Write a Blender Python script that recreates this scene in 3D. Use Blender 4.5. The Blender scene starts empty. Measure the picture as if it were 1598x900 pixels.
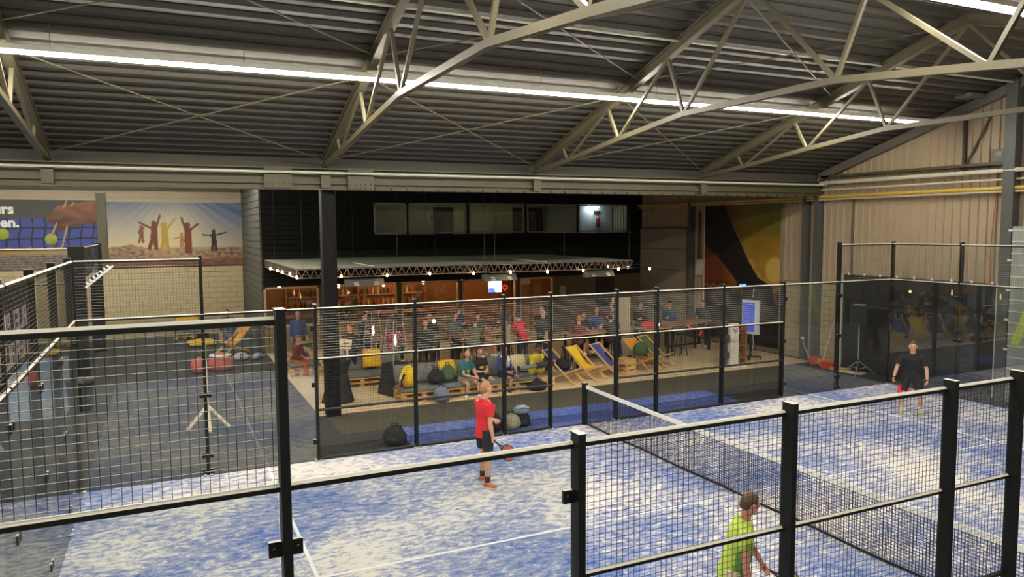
import bpy, bmesh, math, random
from mathutils import Vector, Matrix, noise
random.seed(7)
SC = bpy.context.scene
COL = SC.collection
V = Vector
PI = math.pi

# ------------------------------------------------------------------ camera, world, exposure
F_PX = 1164.8
yaw, pitch, roll = 0.43704, -0.08148, -0.00677
F = V((math.sin(yaw) * math.cos(pitch), math.cos(yaw) * math.cos(pitch), math.sin(pitch)))
R0 = V((math.cos(yaw), -math.sin(yaw), 0)); U0 = R0.cross(F)
R = R0 * math.cos(roll) + U0 * math.sin(roll); U = -R0 * math.sin(roll) + U0 * math.cos(roll)
cam = bpy.data.cameras.new('camera'); camo = bpy.data.objects.new('camera', cam); COL.objects.link(camo)
m3 = Matrix((R, U, -F)).transposed().to_4x4()
m3.translation = V((-8.599, -9.520, 4.507))
camo.matrix_world = m3
cam.sensor_width = 36; cam.lens = F_PX * 36 / 1598; cam.clip_start = 0.05; cam.clip_end = 200
SC.camera = camo
W = bpy.data.worlds.new('hall_ambience'); SC.world = W; W.use_nodes = True
W.node_tree.nodes['Background'].inputs[0].default_value = (1.0, 0.93, 0.80, 1)
W.node_tree.nodes['Background'].inputs[1].default_value = 0.10
SC.view_settings.view_transform = 'Standard'; SC.view_settings.look = 'None'
SC.view_settings.gamma = 1; SC.view_settings.use_curve_mapping = False
SC.view_settings.exposure = 0.95
LAMP = 62.0     # radiance of the roof strip lamps

# ------------------------------------------------------------------ materials
MATS = {}
def base(name):
    m = bpy.data.materials.new(name); m.use_nodes = True
    nt = m.node_tree; b = nt.nodes['Principled BSDF']
    return m, nt, b
def mat(name, col, rough=0.6, metal=0.0, var=0.12, scale=9.0, bump=0.0, spec=0.5, dust_glint=None, dust_glint_col=(0.55, 0.52, 0.45)):
    if name in MATS: return MATS[name]
    m, nt, b = base(name); N = nt.nodes; L = nt.links
    b.inputs['Roughness'].default_value = rough; b.inputs['Metallic'].default_value = metal
    b.inputs['Specular IOR Level'].default_value = spec
    tc = N.new('ShaderNodeTexCoord'); no = N.new('ShaderNodeTexNoise')
    no.inputs['Scale'].default_value = scale; no.inputs['Detail'].default_value = 3
    L.new(tc.outputs['Object'], no.inputs['Vector'])
    mx = N.new('ShaderNodeMix'); mx.data_type = 'RGBA'
    mx.inputs[6].default_value = (*[c * (1 - var) for c in col], 1)
    mx.inputs[7].default_value = (*[min(1, c * (1 + var)) for c in col], 1)
    L.new(no.outputs['Fac'], mx.inputs[0])
    out = mx.outputs[2]
    if dust_glint:  # pale sand film plus painted lamp glint on upward faces
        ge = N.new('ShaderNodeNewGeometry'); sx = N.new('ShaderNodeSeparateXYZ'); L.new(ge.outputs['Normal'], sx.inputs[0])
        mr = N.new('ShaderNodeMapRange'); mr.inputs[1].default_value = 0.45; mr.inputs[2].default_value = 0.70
        mr.inputs[4].default_value = dust_glint; L.new(sx.outputs['Z'], mr.inputs[0])
        m2 = N.new('ShaderNodeMix'); m2.data_type = 'RGBA'; m2.inputs[7].default_value = (*dust_glint_col, 1)
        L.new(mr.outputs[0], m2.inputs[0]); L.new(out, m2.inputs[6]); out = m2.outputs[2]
    L.new(out, b.inputs['Base Color'])
    if bump:
        bp = N.new('ShaderNodeBump'); bp.inputs['Strength'].default_value = bump; bp.inputs['Distance'].default_value = 0.02
        L.new(no.outputs['Fac'], bp.inputs['Height']); L.new(bp.outputs[0], b.inputs['Normal'])
    MATS[name] = m
    return m
def emit(name, col, s):
    if name in MATS: return MATS[name]
    m, nt, b = base(name)
    b.inputs['Base Color'].default_value = (0, 0, 0, 1)
    b.inputs['Emission Color'].default_value = (*col, 1); b.inputs['Emission Strength'].default_value = s
    MATS[name] = m
    return m
def glass_mat(name, tint=(0.93, 0.97, 0.96), boost=1.0, haze=0.0):
    m = bpy.data.materials.new(name); m.use_nodes = True; nt = m.node_tree; N = nt.nodes; L = nt.links
    N.remove(N['Principled BSDF'])
    ge = N.new('ShaderNodeNewGeometry'); dt = N.new('ShaderNodeVectorMath'); dt.operation = 'DOT_PRODUCT'
    L.new(ge.outputs['Normal'], dt.inputs[0]); L.new(ge.outputs['Incoming'], dt.inputs[1])
    ab = N.new('ShaderNodeMath'); ab.operation = 'ABSOLUTE'; L.new(dt.outputs['Value'], ab.inputs[0])
    om = N.new('ShaderNodeMath'); om.operation = 'SUBTRACT'; om.inputs[0].default_value = 1; L.new(ab.outputs[0], om.inputs[1])
    pw = N.new('ShaderNodeMath'); pw.operation = 'POWER'; pw.inputs[1].default_value = 5; L.new(om.outputs[0], pw.inputs[0])
    ma = N.new('ShaderNodeMath'); ma.operation = 'MULTIPLY_ADD'; ma.use_clamp = True
    ma.inputs[1].default_value = 0.95 * boost; ma.inputs[2].default_value = 0.045 * boost; L.new(pw.outputs[0], ma.inputs[0])
    tr = N.new('ShaderNodeBsdfTransparent'); tr.inputs[0].default_value = (*tint, 1)
    gl = N.new('ShaderNodeBsdfGlossy'); gl.inputs['Roughness'].default_value = 0.0
    mx = N.new('ShaderNodeMixShader'); L.new(ma.outputs[0], mx.inputs[0]); L.new(tr.outputs[0], mx.inputs[1]); L.new(gl.outputs[0], mx.inputs[2])
    last = mx.outputs[0]
    if haze:      # smears and sand dust on the pane
        tc = N.new('ShaderNodeTexCoord'); no = N.new('ShaderNodeTexNoise'); no.inputs['Scale'].default_value = 3; no.inputs['Detail'].default_value = 5
        L.new(tc.outputs['Object'], no.inputs['Vector'])
        mr = N.new('ShaderNodeMapRange'); mr.inputs[1].default_value = 0.35; mr.inputs[2].default_value = 0.75; mr.inputs[4].default_value = haze
        L.new(no.outputs['Fac'], mr.inputs[0])
        di = N.new('ShaderNodeBsdfDiffuse'); di.inputs[0].default_value = (0.55, 0.55, 0.5, 1)
        m2 = N.new('ShaderNodeMixShader'); L.new(mr.outputs[0], m2.inputs[0]); L.new(last, m2.inputs[1]); L.new(di.outputs[0], m2.inputs[2]); last = m2.outputs[0]
    L.new(last, N['Material Output'].inputs['Surface'])
    MATS[name] = m
    return m
def turf_mat(name, blue, sand, amount):
    m, nt, b = base(name); N = nt.nodes; L = nt.links
    b.inputs['Roughness'].default_value = 0.95; b.inputs['Specular IOR Level'].default_value = 0.1
    tc = N.new('ShaderNodeTexCoord')
    mp = N.new('ShaderNodeMapping'); mp.inputs['Rotation'].default_value = (0, 0, 0.5); mp.inputs['Scale'].default_value = (1.0, 1.9, 1)
    L.new(tc.outputs['Object'], mp.inputs[0])
    n1 = N.new('ShaderNodeTexNoise'); n1.inputs['Scale'].default_value = 5.2; n1.inputs['Detail'].default_value = 6; n1.inputs['Roughness'].default_value = 0.74; n1.inputs['Distortion'].default_value = 0.5
    n2 = N.new('ShaderNodeTexNoise'); n2.inputs['Scale'].default_value = 0.38; n2.inputs['Detail'].default_value = 2
    n3 = N.new('ShaderNodeTexNoise'); n3.inputs['Scale'].default_value = 55; n3.inputs['Detail'].default_value = 2
    L.new(mp.outputs[0], n1.inputs['Vector']); L.new(tc.outputs['Object'], n2.inputs['Vector']); L.new(tc.outputs['Object'], n3.inputs['Vector'])
    a1 = N.new('ShaderNodeMath'); a1.operation = 'MULTIPLY_ADD'; a1.inputs[1].default_value = 0.62; L.new(n2.outputs['Fac'], a1.inputs[0]); L.new(n1.outputs['Fac'], a1.inputs[2])
    a2 = N.new('ShaderNodeMath'); a2.operation = 'MULTIPLY_ADD'; a2.inputs[1].default_value = 0.18; L.new(n3.outputs['Fac'], a2.inputs[0]); L.new(a1.outputs[0], a2.inputs[2])
    cr = N.new('ShaderNodeValToRGB'); e = cr.color_ramp.elements
    t = 0.93 - amount
    e[0].position = max(0, t - 0.18); e[0].color = (*blue, 1); e[1].position = min(1, t + 0.17); e[1].color = (*sand, 1)
    mid = cr.color_ramp.elements.new(t); mid.color = (*[x * 0.58 + y * 0.42 for x, y in zip(blue, sand)], 1)
    L.new(a2.outputs[0], cr.inputs[0]); L.new(cr.outputs[0], b.inputs['Base Color'])
    bp = N.new('ShaderNodeBump'); bp.inputs['Strength'].default_value = 0.5; bp.inputs['Distance'].default_value = 0.02; L.new(n3.outputs['Fac'], bp.inputs['Height']); L.new(bp.outputs[0], b.inputs['Normal'])
    MATS[name] = m
    return m
def wood_mat(name, a, c, rough=0.6, scale=3.0):
    m, nt, b = base(name); N = nt.nodes; L = nt.links
    b.inputs['Roughness'].default_value = rough
    tc = N.new('ShaderNodeTexCoord'); mp = N.new('ShaderNodeMapping'); mp.inputs['Scale'].default_value = (scale, scale * 6, scale * 6)
    no = N.new('ShaderNodeTexNoise'); no.inputs['Scale'].default_value = 1.5; no.inputs['Detail'].default_value = 5
    oi = N.new('ShaderNodeObjectInfo')
    L.new(tc.outputs['Object'], mp.inputs[0]); L.new(mp.outputs[0], no.inputs['Vector'])
    mx = N.new('ShaderNodeMix'); mx.data_type = 'RGBA'; mx.inputs[6].default_value = (*a, 1); mx.inputs[7].default_value = (*c, 1)
    ad = N.new('ShaderNodeMath'); ad.operation = 'MULTIPLY_ADD'; ad.inputs[1].default_value = 0.45
    L.new(oi.outputs['Random'], ad.inputs[0]); L.new(no.outputs['Fac'], ad.inputs[2])
    sb = N.new('ShaderNodeMath'); sb.operation = 'SUBTRACT'; sb.use_clamp = True; sb.inputs[1].default_value = 0.22; L.new(ad.outputs[0], sb.inputs[0])
    L.new(sb.outputs[0], mx.inputs[0]); L.new(mx.outputs[2], b.inputs['Base Color'])
    MATS[name] = m
    return m
def print_mat(name, rough=0.6):
    m, nt, b = base(name); at = nt.nodes.new('ShaderNodeAttribute'); at.attribute_name = 'ink'
    nt.links.new(at.outputs['Color'], b.inputs['Base Color']); b.inputs['Roughness'].default_value = rough
    MATS[name] = m
    return m

STEEL = mat('painted_truss_steel', (0.125, 0.110, 0.066), 0.45, 0, 0.15, 3)
BEAM = mat('olive_beam_steel', (0.078, 0.070, 0.036), 0.5, 0, 0.15, 2)
ROOFM = mat('galvanised_roof_sheet', (0.056, 0.050, 0.038), 0.42, 0.0, 0.35, 14)
BLACK = mat('black_cage_steel', (0.010, 0.011, 0.011), 0.42, 0, 0.2, 20, spec=0.25, dust_glint=0.92, dust_glint_col=(0.72, 0.69, 0.60))  # whitened tops: settled sand and strip light reflected by the black gloss
WIRE = mat('black_mesh_wire', (0.014, 0.015, 0.015), 0.35, 0, 0.1, 30, dust_glint=0.8, dust_glint_col=(0.72, 0.69, 0.60))  # upper faces painted pale for sand and for the lamp light on them
BLACKC = mat('plain_black_steel', (0.010, 0.011, 0.011), 0.5)  # same steel without the painted pale tops, for rails that read dark
WIREC = mat('plain_black_wire', (0.010, 0.010, 0.011), 0.5)  # same wire, pale lit tops left off
NETM = mat('black_net_cord', (0.012, 0.012, 0.014), 0.8)
WHITE = mat('white_line', (0.85, 0.85, 0.84), 0.8)
TAPE = mat('white_net_tape', (0.86, 0.84, 0.78), 0.7)
CREAM = mat('cream_cladding', (0.40, 0.31, 0.205), 0.55, 0, 0.08, 1.5)
BLOCK = mat('sand_lime_block', (0.47, 0.385, 0.22), 0.9, 0, 0.10, 7, 0.3)
MORTAR = mat('grey_mortar', (0.16, 0.14, 0.09), 0.95)
DARKCLAD = mat('charcoal_cladding', (0.011, 0.011, 0.009), 0.6, 0, 0.2, 3, spec=0.2)
CARPET = mat('dark_carpet', (0.040, 0.041, 0.038), 0.95, 0, 0.2, 40)
TERR = mat('olive_mat', (0.075, 0.068, 0.045), 0.95, 0, 0.15, 30)
BLUEM = turf_mat('blue_sanded_turf', (0.075, 0.15, 0.43), (0.75, 0.71, 0.665), 0.02)
BLUE2 = turf_mat('clean_blue_turf', (0.095, 0.14, 0.41), (0.30, 0.34, 0.50), -0.22)
DECKW = wood_mat('pale_deck_board', (0.62, 0.47, 0.27), (0.74, 0.58, 0.36), 0.7, 0.6)
PINE = wood_mat('pine_wood', (0.62, 0.36, 0.12), (0.78, 0.50, 0.20), 0.6)
PALEW = wood_mat('pale_raw_wood', (0.66, 0.55, 0.36), (0.80, 0.68, 0.46), 0.7)
BROWNW = wood_mat('brown_tabletop', (0.30, 0.14, 0.06), (0.42, 0.21, 0.10), 0.45)
DARKW = wood_mat('bar_wood', (0.20, 0.095, 0.035), (0.32, 0.16, 0.06), 0.5)
GLASS = glass_mat('cage_glass', (0.95, 0.97, 0.965), 2.5, 0.012)
GLASSL = glass_mat('cage_glass_low_gloss', (0.93, 0.96, 0.95), 0.8, 0.02)
WGLASS = glass_mat('window_glass', (0.88, 0.90, 0.86), 1.0)
DIFF = emit('strip_lamp_diffuser', (1.0, 0.94, 0.81), LAMP)
BULB = emit('warm_bulb', (1.0, 0.62, 0.30), 40)
PEND = emit('pendant_bulb', (1.0, 0.50, 0.18), 150)
FLAME = emit('gas_flame', (1.0, 0.55, 0.2), 7)
PMAT = print_mat('printed_canvas')

# ------------------------------------------------------------------ geometry helpers
class MB:
    def __init__(s): s.v = []; s.f = []
    def add(s, vs, fs):
        o = len(s.v); s.v += [tuple(p) for p in vs]; s.f += [tuple(i + o for i in f) for f in fs]; return s
    def box(s, c, d, rot=None):
        c = V(c); h = V(d) / 2
        vs = [V((x * h.x, y * h.y, z * h.z)) for x in (-1, 1) for y in (-1, 1) for z in (-1, 1)]
        if rot: vs = [rot @ p for p in vs]
        return s.add([p + c for p in vs], [(0, 1, 3, 2), (4, 6, 7, 5), (0, 4, 5, 1), (2, 3, 7, 6), (0, 2, 6, 4), (1, 5, 7, 3)])
    def ab(s, a, b): return s.box([(x + y) / 2 for x, y in zip(a, b)], [abs(y - x) for x, y in zip(a, b)])
    def bar(s, p, q, w, h, up=(0, 0, 1)):
        p, q = V(p), V(q); d = (q - p).normalized(); x = d.cross(V(up))
        if x.length < 1e-4: x = d.cross(V((0, 1, 0)))
        x.normalize(); z = x.cross(d)
        vs = [a + x * (i * w / 2) + z * (j * h / 2) for a in (p, q) for i, j in ((-1, -1), (1, -1), (1, 1), (-1, 1))]
        return s.add(vs, [(3, 2, 1, 0), (4, 5, 6, 7), (0, 1, 5, 4), (1, 2, 6, 5), (2, 3, 7, 6), (3, 0, 4, 7)])
    def rings(s, R_, cap=True):
        n = len(R_[0]); vs = [p for r in R_ for p in r]; fs = []
        for k in range(len(R_) - 1):
            for i in range(n):
                j = (i + 1) % n; fs.append((k * n + i, k * n + j, (k + 1) * n + j, (k + 1) * n + i))
        if cap: fs += [tuple(range(n))[::-1], tuple((len(R_) - 1) * n + i for i in range(n))]
        return s.add(vs, fs)
    def tube(s, pts, rad, n=8, xa=None):
        pts = [V(p) for p in pts]; out = []
        if not isinstance(rad, (list, tuple)): rad = [rad] * len(pts)
        for k, p in enumerate(pts):
            d = (pts[min(k + 1, len(pts) - 1)] - pts[max(k - 1, 0)]).normalized()
            x = V(xa) if xa else (V((1, 0, 0)) if abs(d.x) < 0.9 else V((0, 1, 0)))
            x = (x - d * x.dot(d)).normalized(); y = d.cross(x)
            r = rad[k]; rx, ry = r if isinstance(r, (list, tuple)) else (r, r)
            out.append([p + x * (rx * math.cos(2 * PI * i / n)) + y * (ry * math.sin(2 * PI * i / n)) for i in range(n)])
        return s.rings(out)
    def ball(s, c, r, nu=10, nv=6, M=None, fn=None):
        c = V(c); r = V(r) if isinstance(r, (list, tuple, Vector)) else V((r, r, r)); vs = []; fs = []
        for j in range(1, nv):
            t = PI * j / nv
            for i in range(nu):
                a = 2 * PI * i / nu; vs.append(V((math.sin(t) * math.cos(a), math.sin(t) * math.sin(a), math.cos(t))))
        vs += [V((0, 0, 1)), V((0, 0, -1))]; T = len(vs) - 2; B = T + 1
        for j in range(nv - 2):
            for i in range(nu):
                k = (i + 1) % nu; fs.append((j * nu + i, (j + 1) * nu + i, (j + 1) * nu + k, j * nu + k))
        for i in range(nu):
            k = (i + 1) % nu; fs += [(T, i, k), (B, (nv - 2) * nu + k, (nv - 2) * nu + i)]
        o = []
        for p in vs:
            q = V((p.x * r.x, p.y * r.y, p.z * r.z))
            if fn: q = fn(p, q)
            if M: q = M @ q
            o.append(q + c)
        return s.add(o, fs)
    def prism(s, poly, a, axis, depth):
        # poly in the plane normal to axis (0,1,2), extruded from a by depth
        def P(u, v, w): return {0: (w, u, v), 1: (u, w, v), 2: (u, v, w)}[axis]
        return s.rings([[P(u, v, a) for u, v in poly], [P(u, v, a + depth) for u, v in poly]])
    def mesh(s, name, m=None):
        me = bpy.data.meshes.new(name); me.from_pydata(s.v, [], s.f); me.update()
        bm = bmesh.new(); bm.from_mesh(me); bmesh.ops.recalc_face_normals(bm, faces=bm.faces); bm.to_mesh(me); bm.free()
        if m: me.materials.append(m)
        return me
    def obj(s, name, m, parent=None, smooth=False):
        me = s.mesh(name, m)
        if smooth: me.polygons.foreach_set('use_smooth', [True] * len(me.polygons))
        return link(name, me, parent)
def link(name, me, parent=None, loc=None):
    o = bpy.data.objects.new(name, me); COL.objects.link(o)
    if parent: o.parent = parent
    if loc: o.location = loc
    return o
def thing(name, label, cat, loc=(0, 0, 0), rz=0, group=None):
    o = bpy.data.objects.new(name, None); COL.objects.link(o); o.location = loc; o.rotation_euler = (0, 0, rz)
    o.empty_display_size = 0.1
    return tag(o, label, cat, group)
def tag(o, label, cat, group=None):
    o['label'] = label; o['category'] = cat
    if group: o['group'] = group
    return o
def struct(o): o['kind'] = 'structure'; return o
def stuff(o): o['kind'] = 'stuff'; return o
def dup(root, loc, rz=None, label=None, group=None):
    r = root.copy(); COL.objects.link(r); r.location = loc
    if rz is not None: r.rotation_euler = (0, 0, rz)
    if label: r['label'] = label
    if group: r['group'] = group
    for ch in list(root.children):
        c = ch.copy(); COL.objects.link(c); c.parent = r
        for g in list(ch.children):
            d = g.copy(); COL.objects.link(d); d.parent = c
    return r
def inst(name, me, parent, loc): return link(name, me, parent, loc)
def painted(name, o, u, v, nx, ny, fn, parent=None, m=None, th=0.012):
    # a flat print: a fine grid with its ink in a colour attribute; u,v are full-size vectors
    o, u, v = V(o), V(u), V(v); n = u.cross(v).normalized()
    vs = []; cols = []
    for j in range(ny + 1):
        for i in range(nx + 1):
            vs.append(o + u * (i / nx) + v * (j / ny)); cols.append(fn(i / nx, j / ny))
    fs = [(j * (nx + 1) + i, j * (nx + 1) + i + 1, (j + 1) * (nx + 1) + i + 1, (j + 1) * (nx + 1) + i) for j in range(ny) for i in range(nx)]
    k = len(vs)
    vs += [o - n * th, o + u - n * th, o + u + v - n * th, o + v - n * th]; cols += [(0.3, 0.3, 0.3)] * 4
    a, b, c, d = 0, nx, ny * (nx + 1) + nx, ny * (nx + 1)
    fs += [(k + 3, k + 2, k + 1, k), (a, k, k + 1, b), (b, k + 1, k + 2, c), (c, k + 2, k + 3, d), (d, k + 3, k, a)]
    me = bpy.data.meshes.new(name); me.from_pydata([tuple(p) for p in vs], [], fs); me.update()
    at = me.color_attributes.new('ink', 'FLOAT_COLOR', 'POINT')
    at.data.foreach_set('color', [x for c_ in cols for x in (*c_, 1)])
    me.materials.append(m or PMAT)
    return link(name, me, parent)
def text(name, s, size, loc, rot, m, parent, ext=0.004, bold=0.0):
    cu = bpy.data.curves.new(name, 'FONT'); cu.body = s; cu.size = size; cu.extrude = ext; cu.offset = bold; cu.resolution_u = 3
    t = bpy.data.objects.new(name, cu); COL.objects.link(t)
    bpy.context.view_layer.update()
    me = bpy.data.meshes.new_from_object(t.evaluated_get(bpy.context.evaluated_depsgraph_get()))
    bpy.data.objects.remove(t)
    me.materials.clear(); me.materials.append(m)
    o = link(name, me, parent); o.location = loc; o.rotation_euler = rot
    return o
def capd(p, a, b):
    ax, ay = p[0] - a[0], p[1] - a[1]; bx, by = b[0] - a[0], b[1] - a[1]
    L = bx * bx + by * by or 1e-9; t = max(0, min(1, (ax * bx + ay * by) / L))
    return math.hypot(ax - bx * t, ay - by * t)
def lerp(a, b, t): t = max(0, min(1, t)); return tuple(x + (y - x) * t for x, y in zip(a, b))
def remesh(mb, m, name, parent, vox, it=4):
    me = mb.mesh(name); o = bpy.data.objects.new('tmp', me); COL.objects.link(o)
    r = o.modifiers.new('r', 'REMESH'); r.mode = 'VOXEL'; r.voxel_size = vox
    s = o.modifiers.new('s', 'SMOOTH'); s.factor = 0.5; s.iterations = it
    bpy.context.view_layer.update()
    me2 = bpy.data.meshes.new_from_object(o.evaluated_get(bpy.context.evaluated_depsgraph_get()))
    bpy.data.objects.remove(o); bpy.data.meshes.remove(me)
    me2.name = name; me2.materials.clear(); me2.materials.append(m)
    me2.polygons.foreach_set('use_smooth', [True] * len(me2.polygons))
    return link(name, me2, parent)

# ================================================================== THE SHELL
def zroof(y): return 6.20 + 0.31 * (8.4 - abs(y - 0.35) - 0.35)
struct(MB().ab((-18, -14, -0.12), (12, 27, -0.012)).obj('floor', CARPET))
# corrugated roof, ribs along x, both slopes
prof = []
y = 8.75
while y > -8.0:
    for dy, dz in ((0, 0), (0.09, 0), (0.13, 0.085), (0.25, 0.085), (0.29, 0)):
        yy = y - dy; prof.append((yy, zroof(yy) + dz))
    y -= 0.29
mb = MB()
vs = [(x, p[0], p[1]) for x in (-17.5, 11.3) for p in prof]; n = len(prof)
mb.add(vs, [(i, i + 1, n + i + 1, n + i) for i in range(n - 1)])
mb.add([(x, p[0], p[1] + 0.14) for x in (-17.5, 11.3) for p in prof], [(i, i + 1, n + i + 1, n + i) for i in range(n - 1)])
struct(mb.obj('ceiling', ROOFM))
# flat roof over the extension behind the eaves beam
struct(MB().ab((-17.5, 8.62, 6.35), (11.3, 26, 6.5)).obj('ceiling_extension', mat('dark_soffit', (0.06, 0.058, 0.045), 0.8)))

struct(MB().ab((-17.5, 8.56, 5.90), (10.9, 8.62, 6.36)).obj('trim_7', mat('dark_soffit', (0, 0, 0))))  # fascia added to stop strip light leaking over the eaves beam
# end wall (x = 11): cladding with vertical ribs above, blocks below
def wall_end():
    mb = MB(); y = -8.0
    def top(y): return zroof(y) + 0.05 if y < 8.62 else 6.45
    while y < 25.0:
        w = 0.24
        pts = [(y, 0.0), (y + 0.17, 0.0), (y + 0.185, -0.045), (y + 0.225, -0.045), (y + 0.24, 0.0)]
        for (ya, da), (yb, db) in zip(pts, pts[1:]):
            z0 = 2.62 if 2.4 < ya < 10.1 else 0.0
            mb.add([(11.0 + da, ya, z0), (11.0 + db, yb, z0), (11.0 + db, yb, top(yb)), (11.0 + da, ya, top(ya))], [(0, 1, 2, 3)])
        y += w
    mb.ab((11.12, -8, 0), (11.3, 25.2, 6.3))
    return struct(mb.obj('wall_right', CREAM))
WR = wall_end()
def block_wall(name, org, ux, n, rows, bw, bh, face, parent_struct):
    # courses of blocks standing proud of the mortar
    me = {}
    for r in range(rows):
        off = (bw / 2 if r % 2 else 0)
        x = -off
        k = 0
        while x < n * bw - 0.01:
            a = max(0, x); b = min(n * bw, x + bw)
            if b - a > 0.08:
                key = round(b - a, 3)
                if key not in me:
                    L = key - 0.014
                    d = 0.03
                    me[key] = (MB().box((0, 0, 0), (L, d, bh - 0.014)) if abs(ux[0]) else MB().box((0, 0, 0), (d, L, bh - 0.014))).mesh('block', BLOCK)
                c = (a + b) / 2
                o = inst('block', me[key], parent_struct, (org[0] + ux[0] * c + face[0] * random.uniform(0, .006), org[1] + ux[1] * c + face[1] * random.uniform(0, .006), org[2] + bh * (r + 0.5)))
            x += bw
WB = struct(MB().ab((11.005, 7.4, 0), (11.1, 10.15, 2.62)).obj('wall_right_blockwork', MORTAR))
block_wall('block', (11.0, 7.44, 0), (0, 1), 5, 13, 0.54, 0.2, (-1, 0), WB)
# far wall (y = 25): blocks below, prints above
struct(MB().ab((-17.5, 25.03, 2.95), (11.2, 25.25, 6.4)).obj('wall_back', mat('far_cladding', (0.40, 0.37, 0.27), 0.7)))
WF = struct(MB().ab((-14.6, 25.0, 0), (-5.4, 25.1, 2.95)).obj('wall_back_blockwork', MORTAR))
block_wall('block', (-14.5, 24.99, 0), (1, 0), 16, 13, 0.565, 0.226, (0, -1), WF)
struct(MB().ab((-17.7, -14, 0), (-17.5, 26, 6.6)).obj('wall_left', mat('left_wall_paint', (0.30, 0.28, 0.22), 0.8)))
mb = MB(); x = -14.5
while x < -5.5: mb.box((x, 24.96, 5.92), (0.16, 0.05, 0.22)); x += 0.22
struct(mb.ab((-14.6, 24.97, 5.80), (-5.4, 25.02, 6.05)).obj('trim_1', CREAM))
struct(MB().ab((-10.95, 24.86, 2.9), (-10.62, 25.02, 6.0)).obj('trim_2', BEAM))
struct(MB().tube([(-17, 24.6, 6.16), (-5.5, 24.6, 6.16)], 0.05).obj('trim_3', STEEL))

# roof rafter along the end wall and wind posts
struct(MB().bar((10.86, 8.4, zroof(8.4) - 0.14), (10.86, 0.35, zroof(0.35) - 0.14), 0.16, 0.24).obj('trim_4', mat('rafter_steel', (0.14, 0.13, 0.10), 0.6)))
mb = MB()
for yy, w in ((8.92, 0.13), (8.42, 0.16), (14.9, 0.16)):
    mb = MB().ab((10.72, yy - w / 2, 0), (10.98, yy + w / 2, 5.45)); tag(mb.obj('steel_column', mat('dark_column', (0.085, 0.088, 0.082), 0.5)),
        {8.92: 'slim dark grey steel post on the block wall, farther of the pair', 8.42: 'slim dark grey steel post on the block wall, nearer of the pair', 14.9: 'dark steel post between the roller door and the concert poster'}[yy], 'column')
tag(MB().ab((10.7, 2.18, 0), (10.98, 2.46, 8.1)).obj('steel_column', mat('dark_column', (0.085, 0.088, 0.082), 0.5)), 'tall dark steel column at the right end of the cream wall', 'column')
tag(MB().ab((10.93, 7.12, 2.62), (10.99, 7.2, 5.3)).obj('cable_duct', mat('brown_duct', (0.16, 0.12, 0.08), 0.6)), 'short brown vertical duct on the cream wall above the speaker', 'duct')
tag(MB().ab((10.9, 3.60, 5.95), (10.99, 3.68, 7.3)).obj('cable_duct', mat('dark_duct', (0.05, 0.045, 0.035), 0.6)), 'dark upright duct high on the cream wall near the roof slope', 'duct')
tag(MB().bar((10.93, 3.62, 6.0), (10.93, 2.9, 7.4), 0.04, 0.05).obj('wall_brace', mat('dark_duct', (0, 0, 0))), 'thin dark diagonal brace high on the cream wall', 'brace')
tag(MB().bar((10.92, 3.75, 6.0), (10.92, 2.75, 6.0), 0.06, 0.05).obj('wall_bracket', mat('dark_duct', (0, 0, 0))), 'dark horizontal bracket under the junction box on the cream wall', 'bracket')
t = thing('junction_box', 'grey electrical junction box beside the tall steel column', 'box', (10.93, 2.68, 6.0))
MB().box((0, 0, 0.22), (0.12, 0.4, 0.42)).obj('housing', mat('grey_box', (0.16, 0.16, 0.13), 0.6), t)
MB().box((-0.065, 0, 0.3), (0.012, 0.16, 0.12)).obj('cover', mat('box_cover', (0.28, 0.28, 0.25), 0.5), t)
tag(MB().tube([(10.9, 2.72, 6.0), (10.9, 2.74, 5.0), (10.9, 2.8, 4.0), (10.9, 2.78, 3.0)], 0.012, 6).obj('cable', mat('orange_cable', (0.45, 0.12, 0.04), 0.6)), 'thin orange cable hanging down the cream wall', 'cable')
t = thing('gas_pipe', 'yellow gas pipe running along the end wall', 'pipe')
MB().tube([(10.78, -3, 5.42), (10.78, 19.0, 5.42)], 0.045).obj('pipe', mat('yellow_pipe', (0.60, 0.42, 0.06), 0.45), t)
MB().tube([(10.78, -3, 5.33), (10.78, 19.0, 5.33)], 0.03).obj('support_rail', mat('pale_rail', (0.50, 0.42, 0.28), 0.5), t)
tag(MB().tube([(10.75, -3, 5.86), (10.75, 8.3, 5.86)], 0.055).obj('white_pipe', mat('pale_pipe', (0.62, 0.60, 0.48), 0.35)), 'thick pale pipe along the cream wall above the yellow pipe', 'pipe')
tag(MB().tube([(10.82, -3, 5.64), (10.82, 8.3, 5.64)], 0.025).obj('white_pipe', mat('pale_pipe', (0, 0, 0))), 'thin pale pipe between the thick pale pipe and the yellow pipe', 'pipe')
struct(MB().ab((10.78, 2.4, 6.02), (10.97, 8.3, 6.1)).obj('trim_5', BEAM))
t = thing('unit_heater', 'grey heater tray hung under the roof at upper right', 'heater', (10.4, 3.45, 7.75))
MB().box((0, 0, 0.05), (0.5, 0.9, 0.1)).obj('tray', mat('heater_grey', (0.16, 0.16, 0.14), 0.5), t)
for yy in (-0.4, 0.4): MB().bar((0, yy, 0.1), (0, yy, zroof(3.45 + yy) - 7.75), 0.03, 0.03).obj('hanger', STEEL, t)
MB().box((-0.1, 0.05, 0.16), (0.14, 0.5, 0.1)).obj('burner', mat('heater_pale', (0.4, 0.4, 0.36), 0.4), t)

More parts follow.
